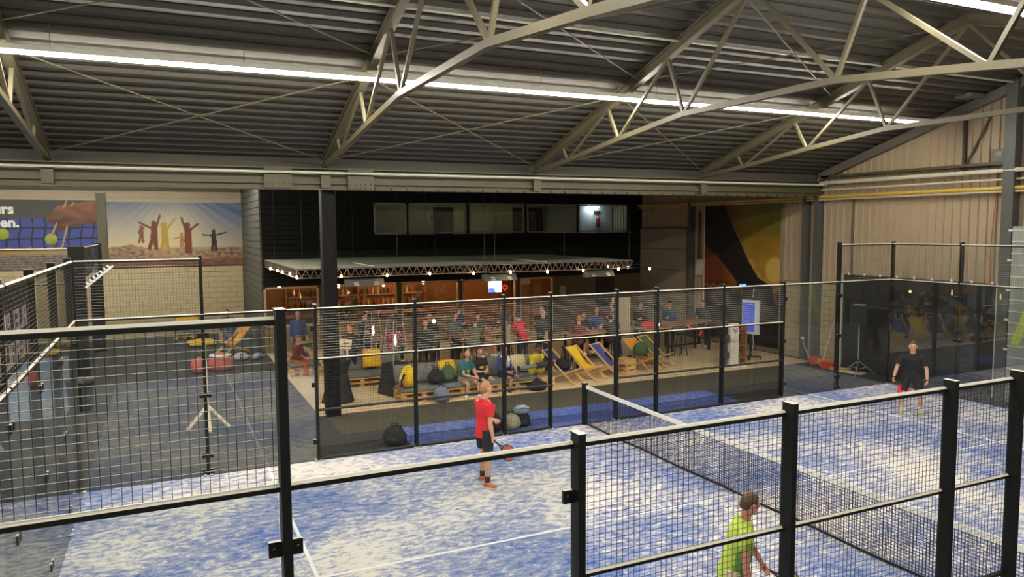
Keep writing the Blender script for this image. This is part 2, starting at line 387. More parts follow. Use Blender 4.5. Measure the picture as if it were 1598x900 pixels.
# sectional door in the end wall
D = struct(MB().ab((10.93, 15.22, 0), (10.98, 19.2, 4.46)).obj('door_1', mat('door_back', (0.05, 0.045, 0.038), 0.7)))
dp = MB().box((0, 0, 0), (0.05, 3.9, 0.86)).mesh('door_panel', mat('grey_sectional_door', (0.30, 0.28, 0.23), 0.6))
for k in range(5): inst('door_panel', dp, D, (10.91, 17.2, 0.45 + 0.885 * k))
tag(MB().ab((10.86, 14.25, 2.55), (10.97, 14.62, 3.2)).obj('control_cabinet', mat('cabinet_cream', (0.55, 0.50, 0.42), 0.5)), 'cream control cabinet on the wall left of the concert poster', 'cabinet')
tag(MB().ab((10.9, 14.45, 3.2), (10.95, 14.52, 5.1)).obj('cable_duct', mat('dark_duct', (0, 0, 0))), 'dark duct rising from the cream control cabinet', 'duct')

# black tarpaulin and grey screen on the end wall behind the court
t = thing('black_tarpaulin', 'black tarpaulin hung on the end wall behind the speaker', 'tarpaulin')
MB().ab((10.9, 2.52, 0.02), (10.93, 7.38, 2.97)).obj('sheet', mat('black_tarp', (0.012, 0.012, 0.011), 0.5, 0, 0.3, 2, 0.3), t)
for yy in (7.42, 2.56): MB().tube([(10.86, yy, 0), (10.86, yy, 3.0)], 0.028).obj('pole', mat('pale_pole', (0.6, 0.58, 0.5), 0.4), t)
tie = MB().box((0, 0, 0), (0.03, 0.05, 0.07)).mesh('tie', TAPE)
for k in range(9): inst('tie', tie, t, (10.885, 2.7 + 0.56 * k, 2.99))
t = thing('grey_windscreen', 'grey ribbed windscreen with a lime stripe at the far right', 'screen')
MB().ab((10.62, -4.9, 0.02), (10.65, 2.1, 4.45)).obj('sheet', mat('grey_screen', (0.30, 0.31, 0.28), 0.5, 0, 0.1, 3), t)
sl = MB().box((0, 0, 0), (0.02, 7.0, 0.025)).mesh('seam', mat('screen_seam', (0.62, 0.62, 0.56), 0.5))
for k in range(15): inst('seam', sl, t, (10.61, -1.4, 0.3 + 0.29 * k))
MB().add([(10.608, 2.03, 1.5), (10.608, 1.82, 1.5), (10.608, 1.0, 3.9), (10.608, 1.25, 3.9)], [(0, 1, 2, 3)]).obj('lime_stripe', mat('lime_print', (0.52, 0.58, 0.10), 0.6), t)
tie2 = MB().box((0, 0, 0), (0.04, 0.14, 0.05)).mesh('tie', TAPE)
for k in range(6): inst('tie', tie2, t, (10.66, 2.14, 0.6 + 0.75 * k))

# ------------------------------------------------------------------ trusses, beam, bracing
BN = [(8.4, 5.98), (6.62, 6.13), (4.37, 6.40), (2.12, 6.63)]
BN = BN + [(0.70 - y_, z_) for y_, z_ in reversed(BN)]
TN = [6.85, 4.78, 2.62, 0.35, -1.92, -4.08, -6.15]
def make_truss():
    t = thing('roof_truss', 'pale steel roof truss', 'truss')
    ch = lambda y_: zroof(y_) - 0.15
    for sgn in (1, -1):
        a = (0, 0.35 + sgn * 8.05, ch(8.4)); b = (0, 0.35, ch(0.35))
        mb = MB().bar(a, b, 0.018, 0.19)
        up = V((0, sgn * 0.31, 1)).normalized()
        for k in (-1, 1): mb.bar(V(a) + up * (k * 0.095), V(b) + up * (k * 0.095), 0.15, 0.02)
        mb.obj('top_chord', STEEL, t)
    mb = MB()
    for (ya, za), (yb, zb) in zip(BN, BN[1:]):
        mb.bar((0, ya, za), (0, yb, zb), 0.10, 0.10)
    mb.obj('bottom_chord', STEEL, t)
    inner = BN[1:-1]
    for k, (yb, zb) in enumerate(inner):
        for tn in (TN[k], TN[k + 1]):
            w = 0.05 if k in (0, 5) else 0.06
            MB().bar((0, yb, zb), (0, tn, ch(tn) - 0.08), w, w, (1, 0, 0)).obj('web_member', STEEL, t)
    return t
TX = [-10.65, -5.08, 0.46, 6.0]
TL = ['pale steel roof truss at the far left edge of the hall', 'pale steel roof truss meeting the eaves beam above the dark column', 'pale steel roof truss in the middle, third from the left', 'pale steel roof truss nearest the cream end wall']
tr0 = make_truss()
for i, x in enumerate(TX):
    t = tr0 if i == 0 else dup(tr0, (x, 0, 0))
    t.location = (x, 0, 0); t['label'] = TL[i]; t['group'] = 'roof trusses'
n_ = 0
for i in range(len(TX) - 1):
    for (ya, yb) in ((8.25, 4.3), (3.6, 0.6)):
        for fl in (0, 1):
            xa, xb = (TX[i], TX[i + 1]); p, q = ((xa, ya), (xb, yb)) if fl else ((xa, yb), (xb, ya))
            o = MB().tube([(p[0], p[1], zroof(p[1]) - 0.17), (q[0], q[1], zroof(q[1]) - 0.17)], 0.014, 5).obj('brace_rod', STEEL)
            tag(o, 'thin roof brace rod rising to the %s, %s half of %s bay' % ('left' if not fl else 'right', 'lower' if ya > 8 else 'upper', ('left', 'middle', 'right')[i]), 'rod', 'roof bracing rods')
# eaves beam
t = thing('eaves_beam', 'long olive steel beam along the eaves above the terrace', 'beam')
MB().ab((-17, 8.38, 5.44), (10.95, 8.42, 5.90)).obj('web', BEAM, t)
for z, y0, y1 in ((5.43, 8.27, 8.53), (5.905, 8.27, 8.53)): MB().ab((-17, y0, z - 0.015), (10.95, y1, z + 0.015)).obj('flange', BEAM, t)
MB().ab((-17, 8.30, 5.55), (10.95, 8.385, 5.60)).obj('rib', BEAM, t)
me = MB().box((0, 0, 0), (0.035, 0.05, 0.06)).mesh('clip', mat('dark_clip', (0.03, 0.03, 0.025), 0.6))
for k in range(37): inst('clip', me, t, (-3.9 + 0.4 * k, 8.26, 5.44))
me = MB().ab((-0.11, -0.07, 0), (0.11, 0.06, 0.34)).mesh('bracket', BEAM)
for x in TX: inst('bracket', me, t, (x, 8.3, 5.46))
for x in (-6.15, -4.25):
    mb = MB().box((0, 0, 0), (0.62, 0.03, 0.50))
    for a in range(5):
        for b in (-0.22, -0.13, 0.13, 0.22): mb.tube([(-0.24 + a * 0.12, -0.015, b), (-0.24 + a * 0.12, -0.04, b)], 0.02, 6)
    mb.obj('splice_plate', BEAM, t).location = (x, 8.26, 5.68)
tag(MB().tube([(-17, 8.15, 5.80), (10.9, 8.15, 5.80)], 0.028, 6).obj('conduit_pipe', mat('pale_pipe', (0, 0, 0))), 'thin pale conduit running along the face of the eaves beam', 'pipe')
tag(MB().tube([(-17, 2.3, zroof(2.3) - 0.07), (10.9, 2.3, zroof(2.3) - 0.07)], 0.022, 6).obj('conduit_pipe', mat('pale_pipe', (0, 0, 0))), 'thin pale conduit on the roof sheets above the lamp strip', 'pipe')
t = thing('steel_column', 'big dark steel column under the eaves beam on the terrace edge', 'column', (-5.02, 8.45, 0))
CM = mat('terrace_column', (0.009, 0.009, 0.008), 0.6, spec=0.12)
MB().ab((-0.15, -0.012, 0), (0.15, 0.012, 5.44)).obj('web', CM, t)
for x in (-0.15, 0.15): MB().ab((x - 0.015, -0.15, 0), (x + 0.015, 0.15, 5.44)).obj('flange', CM, t)
MB().ab((-0.135, -0.14, 0), (0.135, -0.10, 5.3)).obj('casing', CM, t)

# ------------------------------------------------------------------ lamp strips (they light the hall)
def strip(name, label, y, z, x0, x1, lit1, seg):
    t = thing(name, label, 'lamp')
    MB().ab((x0, y - 0.07, z + 0.02), (x1, y + 0.07, z + 0.10)).obj('trunking', mat('white_trunking', (0.72, 0.70, 0.62), 0.4), t)
    x = x0
    while x < lit1 - 0.1:
        e = min(x + seg, lit1)
        MB().ab((x + 0.015, y - 0.05, z - 0.025), (e - 0.015, y + 0.05, z + 0.018)).obj('diffuser', DIFF, t)
        x = e
    k = x0 + 1
    while k < x1:
        MB().tube([(k, y, z + 0.11), (k, y, 7.76 if y < -8 else zroof(y) + 0.02 if y < 8.6 else 6.36)], 0.006, 4).obj('hanger_wire', STEEL, t); k += 2.75
    return t
strip('strip_lamp', 'long glowing lamp strip hung across the whole roof slope over the court', 3.75, 7.14, -16.5, 10.2, 9.15, 2.85)
strip('strip_lamp', 'glowing lamp strip cut off by the upper right corner of the frame', -3.05, 7.36, -16.5, 10.2, 9.15, 2.85)
# the next bay, where the camera stands: its roof slope, plus an unseen lamp strip added to brighten the near rails
struct(MB().add([(-17.5, -8.0, 6.22), (11.3, -8.0, 6.22), (11.3, -16.1, 8.72), (-17.5, -16.1, 8.72)], [(0, 1, 2, 3)]).obj('ceiling_next_bay', ROOFM))
strip('strip_lamp', 'unseen lamp strip added in the next roof bay behind the camera', -13.05, 7.36, -16.5, 10.2, 9.15, 2.85)
t = strip('strip_lamp', 'unseen lamp strip over the dark hall floor just behind the eaves beam', 13.4, 6.08, -16.5, -6, -6.2, 2.6)  # unseen strip put in to light the far hall
strip('strip_lamp', 'unseen lamp strip added behind the eaves beam near the far block wall', 20.6, 6.17, -16.5, -6, -6.2, 2.6)  # second unseen strip, added to brighten the far block wall

# ================================================================== THE COURT
struct(MB().ab((-10.0, -5.0, -0.011), (10.0, 5.0, 0.0)).obj('floor_court', BLUEM))
struct(MB().ab((-4.05, 5.12, -0.011), (4.75, 6.62, 0.002)).obj('floor_turf_strip', BLUE2))
struct(MB().ab((-5.2, 6.625, -0.011), (9.9, 8.4, -0.002)).obj('floor_olive_mat', TERR))
t = thing('court_lines', 'white service lines and centre line on the blue court', 'court lines')
for x in (-6.95, 6.95): MB().ab((x - 0.025, -5, 0.0005), (x + 0.025, 4.98, 0.004)).obj('service_line', WHITE, t)
MB().ab((-7.15, -0.025, 0.0005), (7.15, 0.025, 0.0045)).obj('centre_line', WHITE, t)
# net
t = thing('court_net', 'black padel net with a white top band across the court', 'net')
def zt(y): return 0.88 + 0.04 * (y / 5.0) ** 2
for y in (-5.0, 5.0):
    mb = MB().ab((-0.05, y - 0.05, 0), (0.05, y + 0.05, 0.97)); mb.obj('post', BLACK, t)
    MB().box((0.06, y, 0.6), (0.03, 0.05, 0.12)).obj('winch', mat('bare_metal', (0.4, 0.4, 0.4), 0.3, 1), t)
mb = MB()
ys = [-4.93 + 9.86 * k / 24 for k in range(25)]
for s_, e_ in zip(ys, ys[1:]):
    mb.bar((0, s_, zt(s_) - 0.035), (0, e_, zt(e_) - 0.035), 0.018, 0.08)
mb.obj('top_band', TAPE, t)
mb = MB()
for s_, e_ in zip(ys, ys[1:]): mb.bar((0, s_, 0.03 + 0.006 * math.sin(s_ * 3)), (0, e_, 0.03 + 0.006 * math.sin(e_ * 3)), 0.02, 0.035)
mb.obj('bottom_band', NETM, t)
mb = MB(); N_ = 219
for k in range(N_ + 1):
    y = -4.93 + 9.86 * k / N_; mb.bar((0, y, 0.03), (0, y, zt(y) - 0.05), 0.0058, 0.0058)
for k in range(1, 19):
    for s_, e_ in zip(ys[::2], ys[2::2]):
        mb.bar((0, s_, 0.03 + (zt(s_) - 0.08) * k / 19), (0, e_, 0.03 + (zt(e_) - 0.08) * k / 19), 0.0058, 0.0058)
stuff(mb.obj('net_mesh', NETM, t))

WT = 0.0034
def wires(mb, a, b, z0, z1, pitch=0.05):
    # welded mesh between ground points a and b
    a, b = V((*a, 0)), V((*b, 0)); L = (b - a).length; d = (b - a) / L
    k = 0.5 * pitch
    while k < L:
        p = a + d * k; mb.bar(p + V((0, 0, z0)), p + V((0, 0, z1)), WT, WT, (d.y, -d.x, 0)); k += pitch
    off = V((d.y, -d.x, 0)) * WT
    z = z0 + 0.5 * pitch
    while z < z1:
        mb.bar(a + off + V((0, 0, z)), b + off + V((0, 0, z)), WT, WT, (d.y * .7, -d.x * .7, .7)); z += pitch
def fence_post(t, x, y, h, wx=0.055, wy=0.12):
    mb = MB().ab((x - wx / 2, y - wy / 2, 0), (x + wx / 2, y + wy / 2, h)).ab((x - wx / 2 - .004, y - wy / 2 - .004, h), (x + wx / 2 + .004, y + wy / 2 + .004, h + 0.008))
    mb.box((x, y, 0.006), (wx + 0.1, wy + 0.06, 0.012))
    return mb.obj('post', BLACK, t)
def rail(t, a, b, z, s=0.048, m=None):
    a, b = V((*a, z)), V((*b, z)); d = (b - a).normalized(); n = V((d.y, -d.x, 0)); u = V((0, 0, 1)); h = s / 2; c = s * .36
    prof = [(-h, -h), (h, -h), (h, h - c), (h - c, h), (-h + c, h), (-h, h - c)]
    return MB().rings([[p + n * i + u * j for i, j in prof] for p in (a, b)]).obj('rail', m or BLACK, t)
def clamps(t, x, y, zs, alongx=True, sides=(-1, 1)):
    for z in zs:
        for sg in sides:
            mb = MB()
            if alongx:
                mb.box((x + sg * 0.062, y - 0.0, z), (0.075, 0.03, 0.095))
                mb.tube([(x + sg * 0.07, y - 0.014, z), (x + sg * 0.07, y - 0.024, z)], 0.011, 6)
            else:
                mb.box((x, y + sg * 0.062, z), (0.03, 0.075, 0.095))
                mb.tube([(x - 0.014, y + sg * 0.07, z), (x - 0.024, y + sg * 0.07, z)], 0.011, 6)
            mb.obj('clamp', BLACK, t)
def pane(t, a, b, z0, z1, th=0.012, m=None):
    return MB().bar((a[0], a[1], (z0 + z1) / 2), (b[0], b[1], (z0 + z1) / 2), th, z1 - z0).obj('glass_pane', m or GLASS, t)
def side_fence(name, label, y, xs_mesh, doors, left, right):
    t = thing(name, label, 'fence', (0, 0, 0))
    yo = y + math.copysign(.042, y)
    for x in xs_mesh: fence_post(t, x, yo, 3.06)
    mb_list = []
    for a, b in zip(xs_mesh, xs_mesh[1:]):
        p, q = (a + 0.03, y), (b - 0.03, y)
        door = (a, b) in doors
        if door:
            if doors[(a, b)] is None: continue
            z0 = 2.0
        else: z0 = 0.05
        rail(t, p, q, 2.975); rail(t, p, q, 2.0, 0.04)
        if not door: rail(t, p, q, 1.0, 0.04, BLACKC); rail(t, p, q, 0.045, 0.035, BLACKC)
        near = y < 0
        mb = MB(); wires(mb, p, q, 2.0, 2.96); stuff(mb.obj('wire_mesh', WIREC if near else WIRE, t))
        if not door: mb = MB(); wires(mb, p, q, z0, 2.0); stuff(mb.obj('wire_mesh', WIREC, t))
    for sg, on in ((-1, left), (1, right)):
        if not on: continue
        x6, x8, x10 = sg * 6, sg * 8, sg * 9.97
        fence_post(t, x8, yo, 4.04)
        rail(t, (x6, y), (x8, y), 2.975); rail(t, (x8, y), (x10, y), 2.975); rail(t, (x8, y), (x10, y), 3.975)
        g = 0.036
        pane(t, (x6 + sg * g, y), (x8 - sg * g, y), 0.015, 2.945); pane(t, (x8 + sg * g, y), (x10 - sg * 0.02, y), 0.015, 2.945)
        clamps(t, x6, y, (0.38, 1.5, 2.6), sides=(sg,)); clamps(t, x8, y, (0.08, 0.38, 1.5, 2.6))
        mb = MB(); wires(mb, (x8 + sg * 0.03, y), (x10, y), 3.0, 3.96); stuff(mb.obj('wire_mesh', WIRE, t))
    return t
DH = 0.87
side_fence('side_fence', 'far side of the padel cage with mesh panels, doorway and glass ends', 5.0,
           [-6, -4, -2, -DH, DH, 2, 4, 6], {(-DH, DH): 1}, True, True)
side_fence('side_fence', 'near side of the padel cage with black posts close to the camera', -5.0,
           [-6, -4, -2, -1.0, 1.0, 2, 4, 6], {(-1.0, 1.0): None}, True, True)
def back_fence(name, label, x):
    t = thing(name, label, 'fence')
    ys = [5, 3, 1, -1, -3, -5]
    for y in ys: fence_post(t, x + math.copysign(.062, x), y, 4.04, 0.10, 0.055)
    for a, b in zip(ys, ys[1:]):
        p, q = (x, a - 0.03), (x, b + 0.03)
        rail(t, p, q, 2.975); rail(t, p, q, 3.975)
        pane(t, (x, a - 0.006), (x, b + 0.006), 0.015, 2.945, 0.012, GLASSL if x < 0 else GLASS)
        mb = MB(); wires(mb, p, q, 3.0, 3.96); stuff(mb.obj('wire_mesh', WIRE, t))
    for y in ys[1:-1]: clamps(t, x, y, (0.38, 1.5, 2.6), False)
    return t
back_fence('back_fence', 'left back wall of the padel cage, glass below and mesh on top', -10.0)
back_fence('back_fence', 'right back wall of the padel cage with glass in front of the tarpaulin', 10.0)
# black banner on the left back wall
t = thing('black_banner', 'black banner with pale block letters on the left back mesh', 'banner')
MB().ab((-10.065, -3.2, 3.02), (-10.055, 0.82, 3.93)).obj('sheet', mat('black_vinyl', (0.012, 0.012, 0.012), 0.5), t)
PALEINK = mat('pale_pink_ink', (0.62, 0.52, 0.47), 0.7)
def stroke_letters(t, rows, y0, y1, x):
    for zc, h, seed in rows:
        rnd = random.Random(seed); y = y0
        while y > y1:
            w = rnd.uniform(0.13, 0.2); mb = MB(); s = 0.045
            kind = rnd.randrange(4); a, b = zc - h / 2, zc + h / 2
            B = lambda p, q: mb.bar((x, p[0], p[1]), (x, q[0], q[1]), 0.006, s, (0, 0, 1)) if abs(p[0] - q[0]) > 1e-3 else mb.box((x, p[0], (p[1] + q[1]) / 2), (0.006, s, abs(q[1] - p[1])))
            B((y, a), (y, b))
            if kind in (0, 1): B((y, b - s / 2), (y - w, b - s / 2)); B((y, zc), (y - w, zc))
            if kind in (1, 2): B((y - w, a), (y - w, b))
            if kind in (0, 3): B((y, a + s / 2), (y - w, a + s / 2))
            if kind == 2: B((y, zc), (y - w, zc))
            mb.obj('letter', PALEINK, t); y -= w + 0.09
stroke_letters(t, ((3.55, 0.24, 3), (3.23, 0.24, 5)), 0.55, -3.0, -10.05)

# neighbouring cage seen past the left back wall
t = thing('neighbour_cage', 'corner of the neighbouring black court cage at far left', 'cage')
for x, y, w in ((-10.87, 15.4, 0.42), (-10.75, 21.9, 0.22), (-13.2, 15.4, 0.12), (-16, 15.4, 0.12)):
    MB().ab((x - w / 2, y - 0.06, 0), (x + w / 2, y + 0.06, 4.05)).obj('post', BLACK, t)
for z in (2.975, 3.975): rail(t, (-17.4, 15.4), (-10.87, 15.4), z); rail(t, (-10.85, 15.4), (-10.75, 21.9), z)
mb = MB(); wires(mb, (-17.4, 15.4), (-11.1, 15.4), 3.0, 3.96, 0.07); wires(mb, (-10.85, 15.5), (-10.76, 21.8), 3.0, 3.96, 0.07); stuff(mb.obj('wire_mesh', WIRE, t))
MB().ab((-10.88, 15.6, 0.02), (-10.85, 21.7, 2.95)).obj('glass_pane', GLASS, t)
MB().ab((-10.86, 15.5, 3.05), (-10.84, 20.4, 3.93)).obj('windscreen', mat('black_vinyl', (0, 0, 0)), t)
t = thing('floodlight', 'white finned court floodlight on the dark post at left', 'lamp', (-10.28, 15.0, 3.18))
ROT = Matrix.Rotation(math.radians(-40), 3, 'Y')
MB().box((0, 0, 0), (0.92, 0.42, 0.06), ROT).obj('housing', mat('white_housing', (0.85, 0.85, 0.82), 0.4), t)
for k in range(7): MB().box(ROT @ V((-0.36 + k * 0.12, 0, 0.07)), (0.02, 0.4, 0.08), ROT).obj('fin', mat('white_housing', (0, 0, 0)), t)
MB().bar((-0.35, 0.1, -0.30), (-0.5, 0.4, -0.34), 0.06, 0.06).obj('arm', BLACK, t)
t = thing('litter_bin', 'black litter bin standing at the dark post left', 'bin', (-10.62, 11.9, 0))
MB().tube([(0, 0, 0), (0, 0, 0.72)], [0.26, 0.32], 12).obj('body', mat('bin_black', (0.015, 0.015, 0.015), 0.4), t)
MB().tube([(0, 0, 0.72), (0, 0, 0.78)], [0.34, 0.33], 12).obj('rim', mat('bin_rim', (0.05, 0.05, 0.05), 0.4), t)
struct(MB().ab((-17.4, 11.2, -0.011), (-10.92, 21.4, 0.0)).obj('floor_neighbour_court', turf_mat('neighbour_turf', (0.12, 0.22, 0.42), (0.5, 0.5, 0.48), 0.0)))
WST = thing('wooden_stand', 'raw wooden pole stand on three splayed feet beyond the glass', 'stand', (-7.8, 9.0, 0))
for a in (215, 270, 318):
    MB().bar((0, 0, 0.42), (0.62 * math.cos(math.radians(a)) * 0.9, 0.95 * math.sin(math.radians(a)), 0.03), 0.07, 0.04).obj('foot', PALEW, WST)
MB().bar((0, 0, 0.3), (0, 0.02, 1.5), 0.05, 0.05).obj('pole', PALEW, WST)
MB().bar((0, 0.02, 1.5), (-0.02, 0.02, 2.45), 0.035, 0.035).obj('upper_pole', mat('yellow_pole', (0.62, 0.48, 0.08), 0.5), WST)

# ================================================================== TERRACE DECK AND BAR
DK = struct(MB().ab((-5.34, 8.42, -0.011), (10.7, 24.9, 0.012)).obj('floor_deck', mat('deck_gap', (0.14, 0.10, 0.06), 0.9)))
cell = {}
def deck_panel(x0, x1, y0, y1):
    k = (round(x1 - x0, 2), round(y1 - y0, 2))
    if k not in cell: cell[k] = MB().box((0, 0, 0), (k[0] - 0.012, k[1] - 0.012, 0.022)).mesh('deck_panel', DECKW)
    inst('deck_panel', cell[k], DK, ((x0 + x1) / 2, (y0 + y1) / 2, 0.02 + random.uniform(-.002, .002)))
yy = 8.42; r = 0
while yy < 18.2:
    xx = -5.34 - (1.22 if r % 2 else 0)
    while xx < 10.7:
        a, b = max(xx, -5.34), min(xx + 2.44, 10.7)
        if b - a > 0.1: deck_panel(a, b, yy, yy + 1.22)
        xx += 2.44
    yy += 1.22; r += 1

# dark clad bar building: front y = 18.5
YB = 18.5
def clad_front(mb, x0, x1, z0, z1, p=0.19):
    z = z0
    while z < z1 - 0.01:
        h = min(p, z1 - z); mb.ab((x0, YB, z + 0.008), (x1, YB + 0.06, z + h - 0.008)); z += p
mb = MB()
UW = [(-1.28, 0.0), (0.08, 2.49), (2.61, 5.07), (5.19, 7.55), (7.66, 10.15)]
clad_front(mb, -5.38, 10.95, 2.42, 4.27)
clad_front(mb, -5.38, 10.95, 5.48, 6.35)
clad_front(mb, -5.38, -1.30, 4.27, 5.48)
mb.ab((10.17, YB, 4.27), (10.95, YB + 0.06, 5.48))
mb.ab((-5.38, YB + 0.06, 2.42), (10.95, YB + 0.1, 4.25)); mb.ab((-5.38, YB + 0.06, 5.5), (10.95, YB + 0.1, 6.35)); mb.ab((-5.38, YB + 0.06, 4.25), (-1.3, YB + 0.1, 5.5))
struct(mb.obj('wall_bar_front', DARKCLAD))
mb = MB(); z = 0.05
while z < 6.3:
    mb.ab((-5.44, YB, z + 0.01), (-5.38, 24.98, z + 0.24)); z += 0.25
mb.ab((-5.38, YB + 0.1, 0), (-5.34, 24.98, 6.34))
struct(mb.obj('wall_bar_side', mat('grey_cladding', (0.085, 0.085, 0.075), 0.6)))
# upper windows
FRM = mat('window_frame_grey', (0.30, 0.29, 0.24), 0.5)
for i, (a, b) in enumerate(UW):
    w = struct(bpy.data.objects.new('window_%d' % (i + 1), None)); COL.objects.link(w)
    mb = MB(); z0, z1 = 4.29, 5.47
    mb.ab((a, YB - 0.03, z0), (b, YB + 0.06, z0 + 0.06)).ab((a, YB - 0.03, z1 - 0.06), (b, YB + 0.06, z1)).ab((a, YB - 0.03, z0), (a + 0.06, YB + 0.06, z1)).ab((b - 0.06, YB - 0.03, z0), (b, YB + 0.06, z1))
    mb.obj('frame', FRM, w)
    MB().ab((a + 0.06, YB + 0.01, z0 + 0.06), (b - 0.06, YB + 0.02, z1 - 0.06)).obj('pane', WGLASS, w)
mb = MB()
for (a, b), (c, d) in zip(UW, UW[1:]): mb.ab((b, YB, 4.27), (c, YB + 0.06, 5.48))
struct(mb.obj('trim_6', DARKCLAD))
# rooms behind the upper windows
struct(MB().ab((-5.3, YB + 2.6, 4.0), (10.9, YB + 2.7, 6.34)).obj('wall_office_back', mat('office_wall', (0.42, 0.40, 0.27), 0.7)))
struct(MB().ab((-5.3, YB + 0.12, 3.95), (10.9, YB + 2.6, 4.0)).obj('floor_office', CARPET))
struct(MB().ab((7.56, YB + 0.12, 4.0), (7.64, YB + 2.6, 6.34)).obj('wall_office_partition', mat('office_white', (0.62, 0.66, 0.66), 0.7)))
struct(MB().ab((7.64, YB + 2.4, 4.0), (10.9, YB + 2.6, 6.34)).obj('wall_stair_back', mat('office_white', (0, 0, 0))))
DOORD = mat('dark_door_leaf', (0.03, 0.028, 0.022), 0.5)
for i, (a, b) in enumerate(((2.0, 2.9), (5.75, 6.5), (6.55, 7.25))):
    d = struct(MB().ab((a, YB + 2.55, 4.0), (b, YB + 2.6, 5.4)).obj('door_%d' % (i + 2), DOORD))
    MB().tube([(a + 0.08, YB + 2.5, 5.0), (a + 0.2, YB + 2.5, 5.0)], 0.015, 6).obj('handle', FRM, d)
t = thing('wall_lamp', 'bright cool lamp inside the right end upper window', 'lamp', (9.75, YB + 2.2, 5.45))
MB().box((0, 0, 0), (0.5, 0.2, 0.06)).obj('diffuser', emit('cool_lamp', (0.75, 0.88, 1.0), 14), t)
MB().box((0, 0, 0.05), (0.55, 0.24, 0.04)).obj('housing', FRM, t)
t = thing('office_fill_lamp', 'dim unseen ceiling lamp tray added in the office behind the upper windows', 'lamp', (2.6, YB + 1.3, 6.1))  # unseen lamp added to brighten the rooms behind the upper windows
MB().box((0, 0, 0), (6.0, 0.3, 0.05)).obj('diffuser', emit('office_fill_glow', (1.0, 0.92, 0.62), 0.75), t); MB().box((0, 0, 0.045), (6.1, 0.36, 0.04)).obj('tray', FRM, t)
for q in (-2.5, 2.5): MB().bar((q, 0, 0.06), (q, 0, 0.25), 0.02, 0.02).obj('hanger', FRM, t)
t = thing('fire_extinguisher', 'red fire extinguisher on the wall inside the right end upper window', 'extinguisher', (10.05, YB + 2.28, 4.5))
MB().tube([(0, 0, 0), (0, 0, 0.42), (0, 0, 0.5)], [0.09, 0.09, 0.04], 10).obj('cylinder', mat('extinguisher_red', (0.35, 0.03, 0.025), 0.4), t)
MB().tube([(0, 0, 0.5), (0, 0, 0.58)], 0.03, 6).obj('valve', DOORD, t)
tag(MB().box((10.05, YB + 2.36, 5.2), (0.34, 0.03, 0.12)).obj('wall_sign', DOORD), 'small dark sign above the red extinguisher in the upper window', 'sign')
tag(MB().box((8.05, YB + 1.8, 4.9), (0.12, 0.12, 1.8)).obj('door_post', mat('office_white', (0, 0, 0))), 'white post inside the right end upper window', 'post')
t = thing('hanging_tag', 'slim white label strip inside the second upper window', 'label', (1.15, YB + 0.5, 4.68))
MB().box((0, 0, 0.23), (0.14, 0.01, 0.5)).obj('strip', mat('paper', (0.8, 0.8, 0.72), 0.6), t)
for k in range(4): MB().box((0.02, -0.008, 0.08 + 0.1 * k), (0.06, 0.006, 0.05)).obj('print_mark', DOORD, t)
MB().bar((0, 0, 0.48), (0, 0, 1.65), 0.005, 0.005).obj('string', STEEL, t)
# ground floor front: window openings with pale frames, bar room behind
LW = [(-5.37, -3.42), (-2.86, -0.44), (-0.26, 2.12), (2.27, 4.66), (4.85, 6.4)]
PF = mat('pale_window_frame', (0.55, 0.45, 0.30), 0.5)
mb = MB(); edges = [-5.38] + [q for a, b in LW for q in (a, b)] + [10.95]
for a, b in zip(edges[0::2], edges[1::2]):
    if b - a > 0.05: mb.ab((a, YB, 0), (b, YB + 0.1, 2.42))
mb2 = MB()
for a, b in LW[:3]: mb2.ab((a, YB, 0), (b, YB + 0.1, 0.95))
struct(mb.obj('wall_bar_piers', mat('bar_front_brown', (0.13, 0.085, 0.045), 0.7)))
struct(mb2.obj('wall_bar_plinth', mat('plinth_wood', (0.26, 0.18, 0.09), 0.7)))
for i, (a, b) in enumerate(LW):
    w = struct(bpy.data.objects.new('window_%d' % (i + 6), None)); COL.objects.link(w)
    z0, z1 = (0.95, 2.40) if i < 3 else (0.03, 2.40)
    mb = MB()
    mb.ab((a, YB - 0.04, z0), (b, YB + 0.05, z0 + 0.06)).ab((a, YB - 0.04, z1 - 0.06), (b, YB + 0.05, z1)).ab((a, YB - 0.04, z0), (a + 0.07, YB + 0.05, z1)).ab((b - 0.07, YB - 0.04, z0), (b, YB + 0.05, z1))
    mb.obj('frame', PF, w)
    if i < 3: MB().ab((a + 0.07, YB, z0 + 0.06), (b - 0.07, YB + 0.01, z1 - 0.06)).obj('pane', WGLASS, w)
struct(MB().ab((-5.3, 22.4, 0), (10.9, 22.5, 3.9)).obj('wall_bar_back', DARKW))
struct(MB().ab((-5.3, YB + 0.1, 2.9), (10.9, 22.4, 3.0)).obj('ceiling_bar', mat('bar_ceiling', (0.12, 0.07, 0.04), 0.7)))
c = thing('bar_counter', 'long dark bar counter inside the lit windows', 'counter', (-1.2, 20.6, 0))
MB().ab((-3.6, -0.3, 0), (3.0, 0.3, 1.02)).obj('body', mat('counter_dark', (0.06, 0.025, 0.015), 0.5), c)
MB().ab((-3.65, -0.38, 1.02), (3.05, 0.38, 1.08)).obj('worktop', BROWNW, c)
s = thing('bottle_shelf', 'back bar shelf unit loaded with bottles behind the counter', 'shelf', (-0.9, 22.2, 0))
for z in (1.15, 1.65): MB().ab((-3.2, -0.18, z), (2.8, 0.15, z + 0.04)).obj('shelf_board', BROWNW, s)
for x in (-3.2, -0.2, 2.8): MB().ab((x - 0.03, -0.18, 0.01), (x + 0.03, 0.15, 2.1)).obj('upright', BROWNW, s)
bt = MB().tube([(0, 0, 0), (0, 0, 0.2), (0, 0, 0.25), (0, 0, 0.32)], [0.04, 0.04, 0.015, 0.015], 8)
bcols = [(0.45, 0.10, 0.04), (0.05, 0.12, 0.04), (0.6, 0.45, 0.25), (0.05, 0.03, 0.02), (0.5, 0.5, 0.45)]
